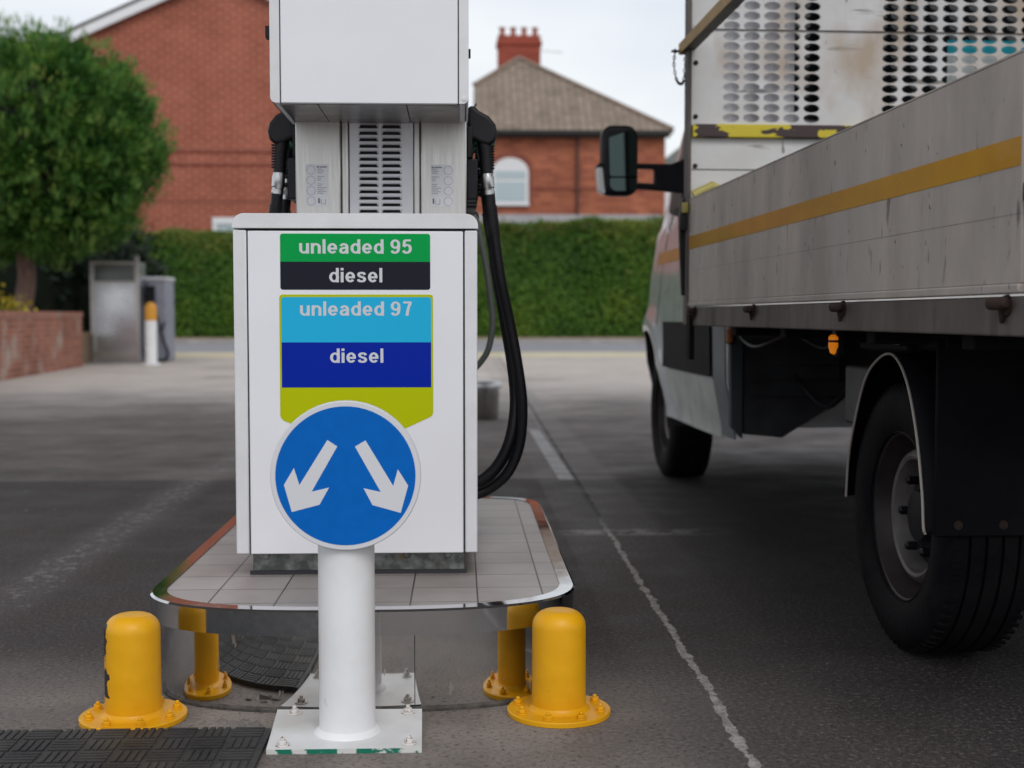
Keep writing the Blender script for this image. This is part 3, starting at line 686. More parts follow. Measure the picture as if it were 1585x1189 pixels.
for k in range(4):
    MB().lathe([(.16, 12.95), (.13, 13.05), (.10, 13.2), (.11, 13.28), (.15, 13.31), (.15, 13.37), (.10, 13.37)], (1.86 + .475*k, 56.8, 0), 16).build('chimney_pot', mat('terracotta', (.33, .10, .06), .8), ch)
MB().tube([(3.5, 56.8, 12.4), (4.5, 56.8, 12.32)], .012, 6).tube([(4.35, 56.6, 12.32), (4.35, 57.0, 12.34)], .012, 5).build('aerial', M['gutter'], ch)
MB().box(.70, 8.48, 51.5, 51.62, 8.10, 8.22).box(.72, 8.4, 51.66, 51.98, 8.0, 8.12).build('gutter', M['gutter'], rh)
MB().tube([(4.70, 51.93, 8.1), (4.70, 51.93, 4.9)], .06, 10).build('downpipe', mat('brown pipe', (.07, .035, .03), .6), rh)
MB().box(.5, 8.26, 51.96, 51.995, 5.92, 6.02).build('brick_course', M['brick_dark'], rh, smooth=False)
MB().box(.3, 8.3, 51.9, 51.99, 4.2, 4.93).build('plinth', mat('pale render', (.45, .44, .46), .8, col2=(.36, .35, .37), sc=2), rh)
def arch(x0, x1, z0, zs, rise, n=12):
    c = (x0+x1)/2; hw = (x1-x0)/2
    return [(x0, z0), (x1, z0)] + [(c + hw*math.cos(R(180*k/n)), zs + rise*math.sin(R(180*k/n))) for k in range(n+1)]
MB().prism(arch(1.10, 2.95, 5.30, 6.70, .72), 'y', 51.975, 51.99).build('window_arch', M['brick_dark'], rh, smooth=False)
w = MB().prism(arch(1.30, 2.75, 5.36, 6.62, .56), 'y', 51.93, 51.985).build('window', M['upvc'], rh, smooth=False)
MB().box(1.42, 2.63, 51.905, 51.93, 6.36, 6.66).build('pane', M['winglass'], w, smooth=False)
MB().box(1.42, 2.63, 51.905, 51.93, 5.46, 6.24).build('pane', M['winglass'], w, smooth=False)
MB().box(1.26, 2.79, 51.86, 51.93, 5.27, 5.36).build('sill', M['upvc'], w, smooth=False)

fh = thing('far_house', (14.5, 80, 0), 'distant pale house with a grey roof seen between the mirror and the truck cab', 'house')
MB().box(12.6, 17.5, 80, 86, 0, 10.3).build('wall', mat('white render', (.62, .63, .66), .8), fh)
MB().prism([(12.3, 10.3), (17.8, 10.3), (15.0, 12.4)], 'y', 79.6, 86.4).build('roof', mat('slate', (.16, .18, .17), .8), fh, smooth=False)

# ------------------------------------------------------------ foliage
def leaf_mat(name, c1, c2, c3, vsc=.5):
    m = bpy.data.materials.new(name); m.use_nodes = True; n = m.node_tree; L = n.links; N = n.nodes; b = N['Principled BSDF']
    ge = N.new('ShaderNodeNewGeometry'); cr = N.new('ShaderNodeValToRGB'); cr.color_ramp.interpolation = 'LINEAR'
    cr.color_ramp.elements[0].color = (*c1, 1); cr.color_ramp.elements[1].color = (*c3, 1)
    e = cr.color_ramp.elements.new(.6); e.color = (*c2, 1)
    tc = N.new('ShaderNodeTexCoord'); nz = N.new('ShaderNodeTexNoise'); nz.inputs['Scale'].default_value = vsc; nz.inputs['Detail'].default_value = 3
    L.new(tc.outputs['Object'], nz.inputs[0])
    a = N.new('ShaderNodeMath'); a.operation = 'MULTIPLY_ADD'; a.inputs[1].default_value = .55; L.new(ge.outputs['Random Per Island'], a.inputs[0])
    s_ = N.new('ShaderNodeMath'); s_.operation = 'MULTIPLY_ADD'; s_.inputs[1].default_value = 2.0; s_.inputs[2].default_value = -.78; L.new(nz.outputs[0], s_.inputs[0]); L.new(s_.outputs[0], a.inputs[2])
    L.new(a.outputs[0], cr.inputs[0]); L.new(cr.outputs[0], b.inputs['Base Color'])
    b.inputs['Roughness'].default_value = .55; b.inputs['Specular IOR Level'].default_value = .3
    tl = N.new('ShaderNodeBsdfTranslucent'); L.new(cr.outputs[0], tl.inputs[0]); ms = N.new('ShaderNodeMixShader'); ms.inputs[0].default_value = .3
    L.new(b.outputs[0], ms.inputs[1]); L.new(tl.outputs[0], ms.inputs[2]); L.new(ms.outputs[0], N['Material Output'].inputs[0])
    return m
def leaves(name, P, D, size, m, parent=None, base=(0, 0, 0), aspect=.4, seed=1, jitter=.6, tuft=False):
    """P centres (n,3), D outward directions (n,3): one quad per leaf, pointing roughly along D"""
    rng = np.random.default_rng(seed); n = len(P)
    nn = D + rng.normal(0, jitter, (n, 3)); nn /= np.linalg.norm(nn, axis=1)[:, None]
    r = rng.normal(0, 1, (n, 3)) + np.array([0, 0, .6]); t = np.cross(nn, r); t /= np.linalg.norm(t, axis=1)[:, None]
    d = np.cross(t, nn) if not tuft else nn
    if tuft: t = np.cross(d, r); t /= np.linalg.norm(t, axis=1)[:, None]
    s = size*rng.uniform(.6, 1.4, (n, 1))
    a = P - base
    v = np.stack([a, a + d*s*.5 + t*s*aspect, a + d*s, a + d*s*.5 - t*s*aspect], 1).reshape(-1, 3)
    me = bpy.data.meshes.new(name); me.vertices.add(4*n); me.vertices.foreach_set('co', v.ravel())
    me.loops.add(4*n); me.loops.foreach_set('vertex_index', np.arange(4*n)); me.polygons.add(n)
    me.polygons.foreach_set('loop_start', np.arange(n)*4); me.polygons.foreach_set('loop_total', np.full(n, 4)); me.update(); me.validate()
    me.materials.append(m); o = bpy.data.objects.new(name, me); C.objects.link(o)
    if parent is not None: o.parent = parent
    else: o.location = base
    return o
M['leaf_tree'] = leaf_mat('pine tufts', (.012, .048, .008), (.060, .175, .026), (.22, .34, .06), 2.2)
M['leaf_dark'] = leaf_mat('dark shrub leaves', (.006, .014, .008), (.012, .028, .012), (.03, .055, .02))
M['leaf_hedge'] = leaf_mat('hedge leaves', (.040, .105, .014), (.085, .20, .022), (.18, .28, .035), .45)
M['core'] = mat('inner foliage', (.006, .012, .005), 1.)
M['bark'] = mat('bark', (.20, .12, .10), .95, col2=(.09, .055, .05), sc=10, stretch=(1, 1, .25), bump=.8, bsc=18)

def crown(seed, c, rad, nclump, per, size, m, parent, base, jit=.6, lo=-1., clr=(.34, .62), aspect=.22, tuft=False):
    rng = np.random.default_rng(seed); Ps = []; Ds = []
    c = np.array(c); rad = np.array(rad)
    for _ in range(nclump):
        u = rng.normal(0, 1, 3); u /= np.linalg.norm(u)
        if u[2] < lo: u[2] = -u[2]*.3
        rr = rng.uniform(.62, 1.0)**.5; q = c + u*rad*rr*.88
        cr = rng.uniform(*clr)
        w = rng.normal(0, 1, (per, 3)); w /= np.linalg.norm(w, axis=1)[:, None]
        w[:, 2] = w[:, 2]*.9 + .1
        Ps.append(q + w*cr*rng.uniform(.55, 1., (per, 1))); Ds.append(w*.8 + u*.5 + np.array([0, 0, .35]))
    return leaves('crown', np.concatenate(Ps), np.concatenate(Ds), size, m, parent, np.array(base), aspect, seed, jit, tuft)
TB = (-7.35, 22.0, 0)
tr = thing('pine_tree', TB, 'round bushy green tree with a bare trunk standing behind the low brick wall', 'tree')
tk = MB(); tk.tube(catmull([(-7.30, 22, 0), (-7.36, 22, .7), (-7.24, 22, 1.5), (-7.30, 22, 2.3), (-7.1, 22, 3.2)], 6), [.20 - .0045*i for i in range(25)], 14)
tk.tube(catmull([(-7.30, 22, 2.0), (-6.8, 21.8, 2.7), (-6.2, 21.7, 3.2)], 5), [.09]*3 + [.07]*4 + [.04]*4, 8)
tk.tube(catmull([(-7.30, 22, 2.2), (-7.9, 22.2, 3.0), (-8.4, 22.1, 3.8)], 5), [.09]*3 + [.07]*4 + [.04]*4, 8)
tk.tube(catmull([(-7.2, 22, 2.6), (-6.9, 22.1, 3.6), (-6.6, 21.9, 4.6)], 5), [.09]*3 + [.07]*4 + [.04]*4, 8)
tk.build('trunk', M['bark'], tr)
crown(3, (-7.15, 22, 3.62), (2.26, 2.0, 1.95), 560, 210, .11, M['leaf_tree'], tr, TB, clr=(.14, .40), aspect=.15, tuft=True, jit=.6)
def tips(seed, c, rad, ncl, per, size, m, parent, base):
    rng = np.random.default_rng(seed); P = []; Dd = []
    for _ in range(ncl):
        u = rng.normal(0, 1, 3); u /= np.linalg.norm(u); q = np.array(c) + u*np.array(rad)*rng.uniform(.92, 1.10)
        P.append(q + rng.normal(0, .05, (per, 3))); Dd.append(np.tile(u*.6 + np.array([0, 0, 1.1]), (per, 1)) + rng.normal(0, .25, (per, 3)))
    return leaves('new_growth', np.concatenate(P), np.concatenate(Dd), size, m, parent, np.array(base), .09, seed, .15, True)
M['leaf_tips'] = leaf_mat('pale new growth', (.05, .15, .03), (.12, .25, .05), (.30, .36, .08), 2.5)
tips(61, (-7.15, 22, 3.64), (2.14, 1.95, 1.88), 620, 15, .13, M['leaf_tips'], tr, TB)
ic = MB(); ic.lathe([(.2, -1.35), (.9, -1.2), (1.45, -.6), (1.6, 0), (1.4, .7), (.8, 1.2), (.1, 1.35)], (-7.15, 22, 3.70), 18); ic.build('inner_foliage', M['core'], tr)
# dark evergreen shrubs behind the wall
rng0 = np.random.default_rng(8)
for i, (x, y, z, rx, rz_, lab) in enumerate(((-8.9, 26.2, 1.3, 1.7, 1.6, 'dark evergreen shrub at the left edge of the photo behind the trunk'),
                                        (-7.35, 26.8, 1.35, 1.25, 1.7, 'dark evergreen shrub between the tree trunk and the steel cabinet')
                                        )):
    t = thing('shrub', (x, y, 0), lab, 'shrub', 'dark shrubs under the tree')
    crown(20+i, (x, y, z), (rx, 1.1, rz_), 90, 70, .17, M['leaf_dark'], t, (x, y, 0), clr=(.3, .55), aspect=.3)
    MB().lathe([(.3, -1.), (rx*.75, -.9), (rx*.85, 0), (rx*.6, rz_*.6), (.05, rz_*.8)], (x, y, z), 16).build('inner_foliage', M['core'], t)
M['flower'] = leaf_mat('yellow flowering plant', (.05, .10, .02), (.40, .33, .02), (.60, .45, .03), 3)
for i, (x, y, z, s_, lab) in enumerate(((-7.05, 18.6, .98, .20, 'yellow flowering plant on the brick wall at the left edge'), (-6.72, 19.6, .98, .17, 'small yellow flowering plant behind the wall beside the tree trunk'))):
    rng = np.random.default_rng(40+i); nl = 160; P = rng.normal(0, 1, (nl, 3))*np.array([s_, s_, s_*.7]) + np.array([x, y, z]); Dd = rng.normal(0, .5, (nl, 3)) + np.array([0, 0, 1])
    t = thing('flowering_plant', (x, y, 0), lab, 'plant', 'flowering plants behind the wall')
    leaves('foliage', P, Dd, .09, M['flower'], t, np.array((x, y, 0)), .3, 50+i)
    MB().tube([(x, y, .5), (x, y, z)], .012, 6).tube([(x, y, .6), (x+.08, y, z)], .01, 6).build('stem', M['bark'], t)

# hedge: rough solid body plus leaves over it
hg = thing('hedge', (-1.5, 46, 0), 'long tall clipped green hedge running along the far side of the road', 'hedge')
def hz(x): return 3.72 + (x + 11)*.031 + .05*np.sin(x*1.7) + .03*np.sin(x*4.3 + 1)
def hfront(x, z, a): return 46.0 - .20*np.sin(z*.8) - .22*np.sin(x*.7 + z*.6) - .12*np.sin(x*2.1 + 1)
X0, X1 = -24., 15.
hb_ = MB(); nx, nz_ = 80, 8; vs = []; fs = []
for i in range(nx+1):
    x = X0 + (X1-X0)*i/nx; h = hz(x) - .12
    pts = [(x, float(hfront(x, h*j/nz_, 0)) + .18 + (.25 if j == nz_ else 0), h*j/nz_ - (.02 if j == nz_ else 0)) for j in range(nz_+1)] + [(x, 47.4, h), (x, 47.4, 0)]
    vs += pts
k = nz_ + 3
for i in range(nx):
    for j in range(k-1): fs.append((i*k+j, (i+1)*k+j, (i+1)*k+j+1, i*k+j+1))
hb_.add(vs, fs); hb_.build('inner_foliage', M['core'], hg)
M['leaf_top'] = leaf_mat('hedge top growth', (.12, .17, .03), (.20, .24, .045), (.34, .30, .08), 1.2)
rng = np.random.default_rng(9); n1 = 95000
x = rng.uniform(X0, X1, n1); z = rng.uniform(.02, 1, n1)*hz(x); y = hfront(x, z, 0) + rng.uniform(-.10, .22, n1)
P1 = np.stack([x, y, z], 1); D1 = np.stack([rng.normal(0, .3, n1), -np.ones(n1), np.full(n1, .35)], 1)
n2 = 14000; x = rng.uniform(X0, X1, n2); P2 = np.stack([x, rng.uniform(45.9, 47.5, n2), hz(x) + rng.normal(-.02, .07, n2) + .05*np.sin(x*3)], 1); D2 = np.stack([rng.normal(0, .4, n2), rng.normal(0, .4, n2), np.ones(n2)], 1)
leaves('foliage', np.concatenate([P1, P2]), np.concatenate([D1, D2]), .105, M['leaf_hedge'], hg, np.array((-1.5, 46., 0.)), .38, 3)
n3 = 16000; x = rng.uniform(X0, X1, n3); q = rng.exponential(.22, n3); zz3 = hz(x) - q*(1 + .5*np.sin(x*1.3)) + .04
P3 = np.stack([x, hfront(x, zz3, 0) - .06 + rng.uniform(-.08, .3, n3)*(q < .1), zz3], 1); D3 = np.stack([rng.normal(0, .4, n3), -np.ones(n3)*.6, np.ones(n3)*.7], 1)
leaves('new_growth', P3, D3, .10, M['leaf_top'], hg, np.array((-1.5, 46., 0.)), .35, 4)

# ------------------------------------------------------------ low garden wall
bw = thing('brick_wall', (-6.3, 19.8, 0), 'low red brick garden wall below the round tree at the left', 'wall')
def wline(y): return -6.056 - (y - 17.26)*.0773
wb = MB(); pts = [(wline(9.), 9.), (wline(22.4), 22.4), (wline(22.4)-.24, 22.4), (wline(9.)-.24, 9.)]
wb.prism(pts, 'z', 0, .84); wb.build('wall_body', M['brick_wall'], bw, smooth=False)
p2 = [(wline(9.)+.012, 9.), (wline(22.4)+.012, 22.41), (wline(22.4)-.25, 22.41), (wline(9.)-.25, 9.)]
cp = MB(); cp.prism(p2, 'z', .84, .925)
cpm = mat('brick coping', (.42, .15, .09), .85); tile_nodes(cpm, 2, (.33, .25, .21), (.43, .16, .10), (.33, .11, .075), 0., .075, .5, .009, rot=(0, 0, R(90)), vary=.6)
cp.build('coping', cpm, bw, smooth=False)
tag(MB().box(-14, -6.75, 9, 30, 0, .55).build('planting_bed', M['verge'], smooth=False), kind='structure')

# ------------------------------------------------------------ second dispenser, far left
M['steel_far'] = mat('satin steel far', (.66, .69, .74), .24, 1., col2=(.55, .56, .59), sc=1.2, rvar=.15)
M['grey_unit'] = mat('grey unit paint', (.30, .31, .37), .5, col2=(.24, .25, .30), sc=3)
c2 = thing('steel_cabinet', (-6.3, 24.2, 0), 'tall stainless steel cabinet standing beside the end of the brick wall', 'cabinet')
MB().box(-6.72, -5.87, 23.94, 24.5, .0, 1.84).build('body', M['steel_far'], c2, bevel=.01)
MB().box(-6.735, -6.665, 23.90, 23.96, 0, 1.85).box(-5.93, -5.855, 23.90, 23.96, 0, 1.95).box(-6.665, -5.93, 23.90, 23.96, 1.79, 1.85).box(-6.665, -5.93, 23.90, 23.96, 1.46, 1.50).box(-6.665, -5.93, 23.90, 23.96, 0.08, .2).build('frame', M['steel'], c2, bevel=.004)
MB().box(-6.665, -5.93, 23.92, 23.95, 1.50, 1.79).build('window_panel', mat('smoked panel', (.10, .11, .11), .12), c2)
c3 = thing('air_water_unit', (-5.72, 24.8, 0), 'short grey service unit with black hoses right of the steel cabinet', 'service unit')
MB().box(-5.97, -5.50, 24.5, 25.2, .02, 1.52).build('body', M['grey_unit'], c3, bevel=.02)
MB().box(-5.99, -5.48, 24.47, 25.22, 1.52, 1.59).build('lid', mat('pale lid', (.55, .55, .57), .5), c3, bevel=.02)
MB().box(-5.93, -5.70, 24.46, 24.50, 1.02, 1.42).build('display_recess', M['black_pl'], c3)
MB().box(-5.95, -5.86, 24.42, 24.49, .15, 1.5).build('holster', M['black_pl'], c3)
MB().tube(catmull([(-5.88, 24.40, 1.40), (-5.70, 24.36, 1.05), (-5.62, 24.34, .8), (-5.56, 24.36, .62), (-5.50, 24.38, .75)], 6), .022, 8).build('hose', M['black_rub'], c3)
MB().tube(catmull([(-5.60, 24.40, .62), (-5.52, 24.36, .38), (-5.44, 24.34, .16), (-5.52, 24.34, .03), (-5.75, 24.36, .06)], 6), .028, 8).build('hose', M['black_rub'], c3)
MB().tube(catmull([(-5.92, 24.38, 1.25), (-5.82, 24.34, .8), (-5.80, 24.33, .35), (-5.84, 24.36, .1)], 6), .03, 8).build('hose', M['black_rub'], c3)
bl = thing('post_bollard', (-5.41, 22.9, 0), 'slim white bollard with a yellow domed top in front of the grey service unit', 'bollard')
MB().lathe([(.10, 0), (.10, .78)], (-5.41, 22.9, 0), 24).build('post', M['white_post'], bl)
MB().lathe([(.103, .78), (.103, 1.0), (.085, 1.06), (.05, 1.09), (.01, 1.10)], (-5.41, 22.9, 0), 24).build('cap_sleeve', mat('orange yellow sleeve', (.62, .28, .015), .4), bl)
MB().lathe([(.16, 0), (.16, .03), (.11, .035)], (-5.41, 22.9, 0), 24).build('base', M['white_edge'], bl)

# ------------------------------------------------------------ flatbed truck (built in its own axes: X across, D along, then turned)
TH = R(1.457); ct, st_ = math.cos(TH), math.sin(TH); TBs = (2.1, 3.2, 0.)
tk = thing('flatbed_truck', (TBs[0]*ct - TBs[1]*st_, TBs[0]*st_ + TBs[1]*ct, 0), 'silver flatbed truck with grey aluminium dropsides and orange stripe parked right of the pump', 'truck', rz=TH, base=TBs)
M['alu'] = mat('weathered aluminium', (.50, .445, .40), .45, .15, col2=(.35, .31, .28), sc=5, stretch=(1, 1, .35), rvar=.2, bump=.06, bsc=90)
overlay(M['alu'], (.17, .15, .14), 38, .64, .72, (1, 1, .3), w=2)
overlay(M['alu'], (.40, .375, .35), 5, .55, .75, (1, 1, .4), w=5)
overlay(M['alu'], (.05, .045, .04), 70, .70, .73, (1, 1, .5), w=9)
M['alu_dark'] = mat('grimy rail', (.135, .115, .105), .6, .1, col2=(.075, .062, .056), sc=6, stretch=(1, 1, .3), bump=.1, bsc=70)
overlay(M['alu_dark'], (.05, .035, .03), 9, .55, .68, (1, 1, .2), w=3)
M['orange'] = mat('orange reflective tape', (.58, .29, .014), .30, col2=(.46, .22, .010), sc=4, coat=.3)
overlay(M['orange'], (.10, .05, .02), 34, .70, .73, w=1)
M['headboard'] = mat('scuffed white board', (.76, .755, .755), .5, col2=(.66, .65, .64), sc=4, bump=.06, bsc=50)
overlay(M['headboard'], (.20, .19, .185), 9, .64, .70, (.35, 1, 2.5), w=2)
overlay(M['headboard'], (.50, .40, .31), 3.5, .56, .74, (1.2, 1, .7), w=6)
overlay(M['headboard'], (.28, .265, .25), 40, .68, .72, (1, 1, .3), w=8)
M['paintbar'] = mat('chipped yellow bar', (.68, .55, .03), .5)
overlay(M['paintbar'], (.05, .028, .028), 8.5, .485, .50, (1, 1, 2.2), detail=4, w=1.3)
M['railyellow'] = mat('ochre rail', (.42, .24, .03), .5, col2=(.30, .17, .03), sc=9)
XB = .98; D0, D1 = 2.085, 4.815
# dropside
MB().box(XB, XB+.03, D0, D1, .905, 1.285).build('dropside', M['alu'], tk, bevel=.002)
MB().box(XB-.004, XB+.03, D0, D1, .8885, .9048).build('dropside_edge', M['alu'], tk, bevel=.003)
MB().box(XB-.001, XB+.032, D0, D1, 1.2852, 1.2885).build('top_edge', M['alu'], tk)
MB().box(XB-.0012, XB-.0002, D0+.006, D1-.002, 1.100, 1.148).build('reflective_stripe', M['orange'], tk, smooth=False)
seam = MB()
for z in (1.02,): seam.box(XB-.0004, XB, D0, D1, z, z+.0006)
seam.build('seam', M['alu_dark'], tk, smooth=False)
sc_ = MB(); rr = random.Random(4)
MB().box(XB+.012, XB+.06, D0-.05, D0-.004, .80, 1.30).build('corner_post', M['alu'], tk, bevel=.004)
MB().box(XB-.002, XB+.012, D0-.03, D0-.006, 1.04, 1.07).build('catch', M['rust'], tk, bevel=.002)
# side rail
MB().box(XB+.004, XB+.06, D0-.04, D1-.06, .816, .884).build('side_rail', M['alu_dark'], tk, bevel=.004)
MB().box(XB+.06, 3.16, D0-.04, D1-.03, .845, .886).build('bed_floor', M['dark_steel'], tk)
MB().box(3.155, 3.22, D0, D1, .816, 1.285).build('far_dropside', M['alu'], tk)
MB().box(XB+.03, 3.16, D0-.04, D0-.01, .82, 1.285).build('tailboard', M['alu'], tk)
for dd in (2.14, 3.006, 3.846, 4.70):
    hgm = MB(); hgm.tube([(XB-.010, dd-.030, .872), (XB-.014, dd-.022, .872), (XB-.014, dd+.022, .872), (XB-.010, dd+.030, .872)], [.007, .0115, .0115, .007], 14)
    hgm.lathe([(.020, .004), (.018, -.004), (.010, -.006)], (XB+.002, dd, .868), 16, 'x'); hgm.tube([(XB-.004, dd, .866), (XB-.002, dd+.006, .838)], [.009, .004], 8)
    hgm.build('hinge', M['rust'], tk, bevel=.002)
# headboard with punched oval holes
def headboard():
    x0, x1, z0, z1, y0, y1 = .986, 3.214, .89, 2.55, 4.82, 4.829
    hw, hh = .0310, .0162
    cg = [1.139 + .0765*k for k in range(5)] + [1.745 + .0765*k for k in range(10)] + [2.761 + .0765*k for k in range(5)]
    rg = [1.593 + .0378*k for k in range(22)]
    cell = []; xs = [x0]
    for c in cg:
        a, b_ = c - .03825, c + .03825
        if a - xs[-1] > 1e-4: xs.append(a); cell.append(None)
        xs.append(b_); cell.append(c)
    xs.append(x1); cell.append(None)
    zs = [z0]; zc = []
    for c in rg:
        a, b_ = c - .0189, c + .0189
        if a - zs[-1] > 1e-4: zs.append(a); zc.append(None)
        zs.append(b_); zc.append(c)
    zs.append(z1); zc.append(None)
    mb = MB(); N_ = 20
    for i in range(len(xs)-1):
        for j in range(len(zs)-1):
            a, b_, c, d_ = xs[i], xs[i+1], zs[j], zs[j+1]
            if cell[i] is None or zc[j] is None:
                for y in (y0, y1): mb.add([(a,y,c),(b_,y,c),(b_,y,d_),(a,y,d_)], [(0,1,2,3)])
                continue
            cx, cz = cell[i], zc[j]; E = []; Q = []
            for k in range(N_):
                t = 2*math.pi*(k + .5)/N_; ux, uz = math.cos(t), math.sin(t); E.append((cx + hw*ux, cz + hh*uz))
                s_ = max(abs(ux), abs(uz)); Q.append((cx + .03825*ux/s_, cz + .0189*uz/s_))
            for y in (y0, y1):
                mb.add([(p[0], y, p[1]) for p in E] + [(p[0], y, p[1]) for p in Q], [(k, (k+1) % N_, (k+1) % N_ + N_, k + N_) for k in range(N_)])
                for (sx_, sz_) in ((1, 1), (-1, 1), (-1, -1), (1, -1)):
                    co = (cx + .03825*sx_, y, cz + .0189*sz_)
                    pr = sorted(Q, key=lambda p: (p[0]-co[0])**2/.00146 + (p[1]-co[2])**2/.00036)[:2]
                    mb.add([co, (pr[0][0], y, pr[0][1]), (pr[1][0], y, pr[1][1])], [(0, 1, 2)])
            mb.add([(p[0], y0, p[1]) for p in E] + [(p[0], y1, p[1]) for p in E], [(k, (k+1) % N_, (k+1) % N_ + N_, k + N_) for k in range(N_)])
    mb.add([(x0,y0,z0),(x1,y0,z0),(x1,y0,z1),(x0,y0,z1),(x0,y1,z0),(x1,y1,z0),(x1,y1,z1),(x0,y1,z1)], [(0,1,5,4),(1,2,6,5),(2,3,7,6),(3,0,4,7)])
    return mb
o = headboard()
me_o = o.build('headboard', M['headboard'], tk, smooth=False)
MB().box(.984, 3.216, 4.812, 4.8195, 1.918, 1.9195).box(.984, 3.216, 4.816, 4.8195, 1.40, 1.4015).build('board_joint', M['rust'], me_o, smooth=False)
MB().box(.990, 3.21, 4.795, 4.8195, 1.517, 1.566).build('yellow_bar', M['paintbar'], tk, bevel=.004)
for z in (1.413, 1.596, 1.795): MB().lathe([(.009, 0), (.009, -.004), (.005, -.007)], (1.004, 4.82, z), 12, 'y').build('bolt', M['rust'], me_o)
MB().box(.970, .985, 4.80, 4.86, .82, 2.55).build('board_post', M['alu_dark'], tk, bevel=.002)
MB().tube([(.99, 4.78, 1.30), (1.06, 4.775, 1.335), (1.13, 4.78, 1.30)], .018, 12).build('rope_rail', mat('pale yellow tube', (.48, .42, .12), .45), tk)
# ladder rail along the side
MB().box(.958, 1.002, -.6+2.6, 4.90, 1.842, 1.878).build('side_bar', M['alu_dark'], tk, bevel=.003)
MB().box(.955, .9578, 2.0, 4.9, 1.840, 1.880).box(.955, 1.004, 4.9002, 4.903, 1.840, 1.880).build('side_bar_face', M['railyellow'], tk, smooth=False)
MB().box(.925, .957, 4.875, 4.90, 1.848, 1.853).build('chain_pin', M['black_pl'], tk)
chn = MB(); cpts = catmull([(.938, 4.885, 1.850), (.934, 4.885, 1.80), (.944, 4.885, 1.745), (.960, 4.885, 1.728), (.972, 4.885, 1.745), (.976, 4.885, 1.82)], 4)
for i, p in enumerate(cpts):
    ring_ = []
    t = (cpts[min(i+1, len(cpts)-1)] - cpts[max(i-1, 0)]).normalized(); s_ = Vector((0, 1, 0)) if i % 2 else t.cross(Vector((0, 1, 0))).normalized()
    for k in range(11):
        q = 2*math.pi*k/10; ring_.append(p + t*.0085*math.cos(q) + s_*.0042*math.sin(q))
    chn.tube(ring_, .0018, 5, cap=False)
chn.build('chain', M['rust'], tk)
# front latch
lt = MB(); lt.prism([(.952, 1.275), (.968, 1.30), (.978, 1.28), (.975, 1.20), (.972, .93), (.960, .93), (.950, 1.15)], 'y', 4.83, 4.86)
lt.box(.945, .978, 4.80, 4.84, 1.17, 1.235); lt.build('latch', M['black_pl'], tk, bevel=.004)
MB().box(.950, .976, 4.79, 4.81, 1.235, 1.275).build('latch_grip', mat('dull yellow grip', (.25, .21, .05), .5), tk, bevel=.004)
MB().box(.97, .99, 4.74, 4.80, .69, .86).build('bracket', M['dark_steel'], tk, bevel=.003)

# mudguard: shell from an arched edge, with the flap behind the wheel
ed = catmull([(1.175, 3.545, .345), (1.168, 3.50, .48), (1.155, 3.36, .665), (1.148, 3.235, .738), (1.143, 3.11, .756), (1.140, 3.01, .70), (1.137, 2.935, .585), (1.134, 2.885, .45), (1.133, 2.87, .37), (1.138, 2.87, .352)], 6)
mg = MB(); nE = len(ed)
lay = []
for off, xin in ((0, 0.), (.012, .012), (.020, .05), (.022, .42)):
    row = []
    for i, p in enumerate(ed):
        c = Vector((p.x, 3.2, .35)); d_ = (p - c); d_.x = 0; d_.normalize()
        q = p + d_*off; q = Vector((p.x + xin, q.y, q.z)); row.append(q)
    lay.append(row)
vs = [p for row in lay for p in row]; mg.add(vs, [(j*nE+i, j*nE+i+1, (j+1)*nE+i+1, (j+1)*nE+i) for j in range(3) for i in range(nE-1)])
mg.build('mudguard', M['dark_pl'], tk, angle=60)
MB().tube(ed, .0035, 8).build('mudguard_trim', mat('pale worn trim', (.42, .38, .34), .5), tk)
fp = MB(); fp.box(1.145, 1.56, 2.835, 2.846, .350, .80); flap = fp.build('mud_flap', M['dark_pl'], tk, bevel=.004)
for x in (1.20, 1.305, 1.41, 1.52): MB().lathe([(.011, 0), (.010, -.003), (.004, -.005)], (x, 2.835, .377), 14, 'y').build('rivet', M['rust'], flap)
MB().box(1.16, 1.56, 2.83, 3.3, .77, .815).build('mudguard_top', M['dark_pl'], tk, bevel=.01)
MB().box(1.135, 1.140, 3.06, 3.09, .782, .79).build('sticker', M['lens'], tk)
MB().box(1.14, 1.55, 3.0, 3.35, .762, .79).build('mudguard_bracket', M['dark_pl'], tk, bevel=.01)

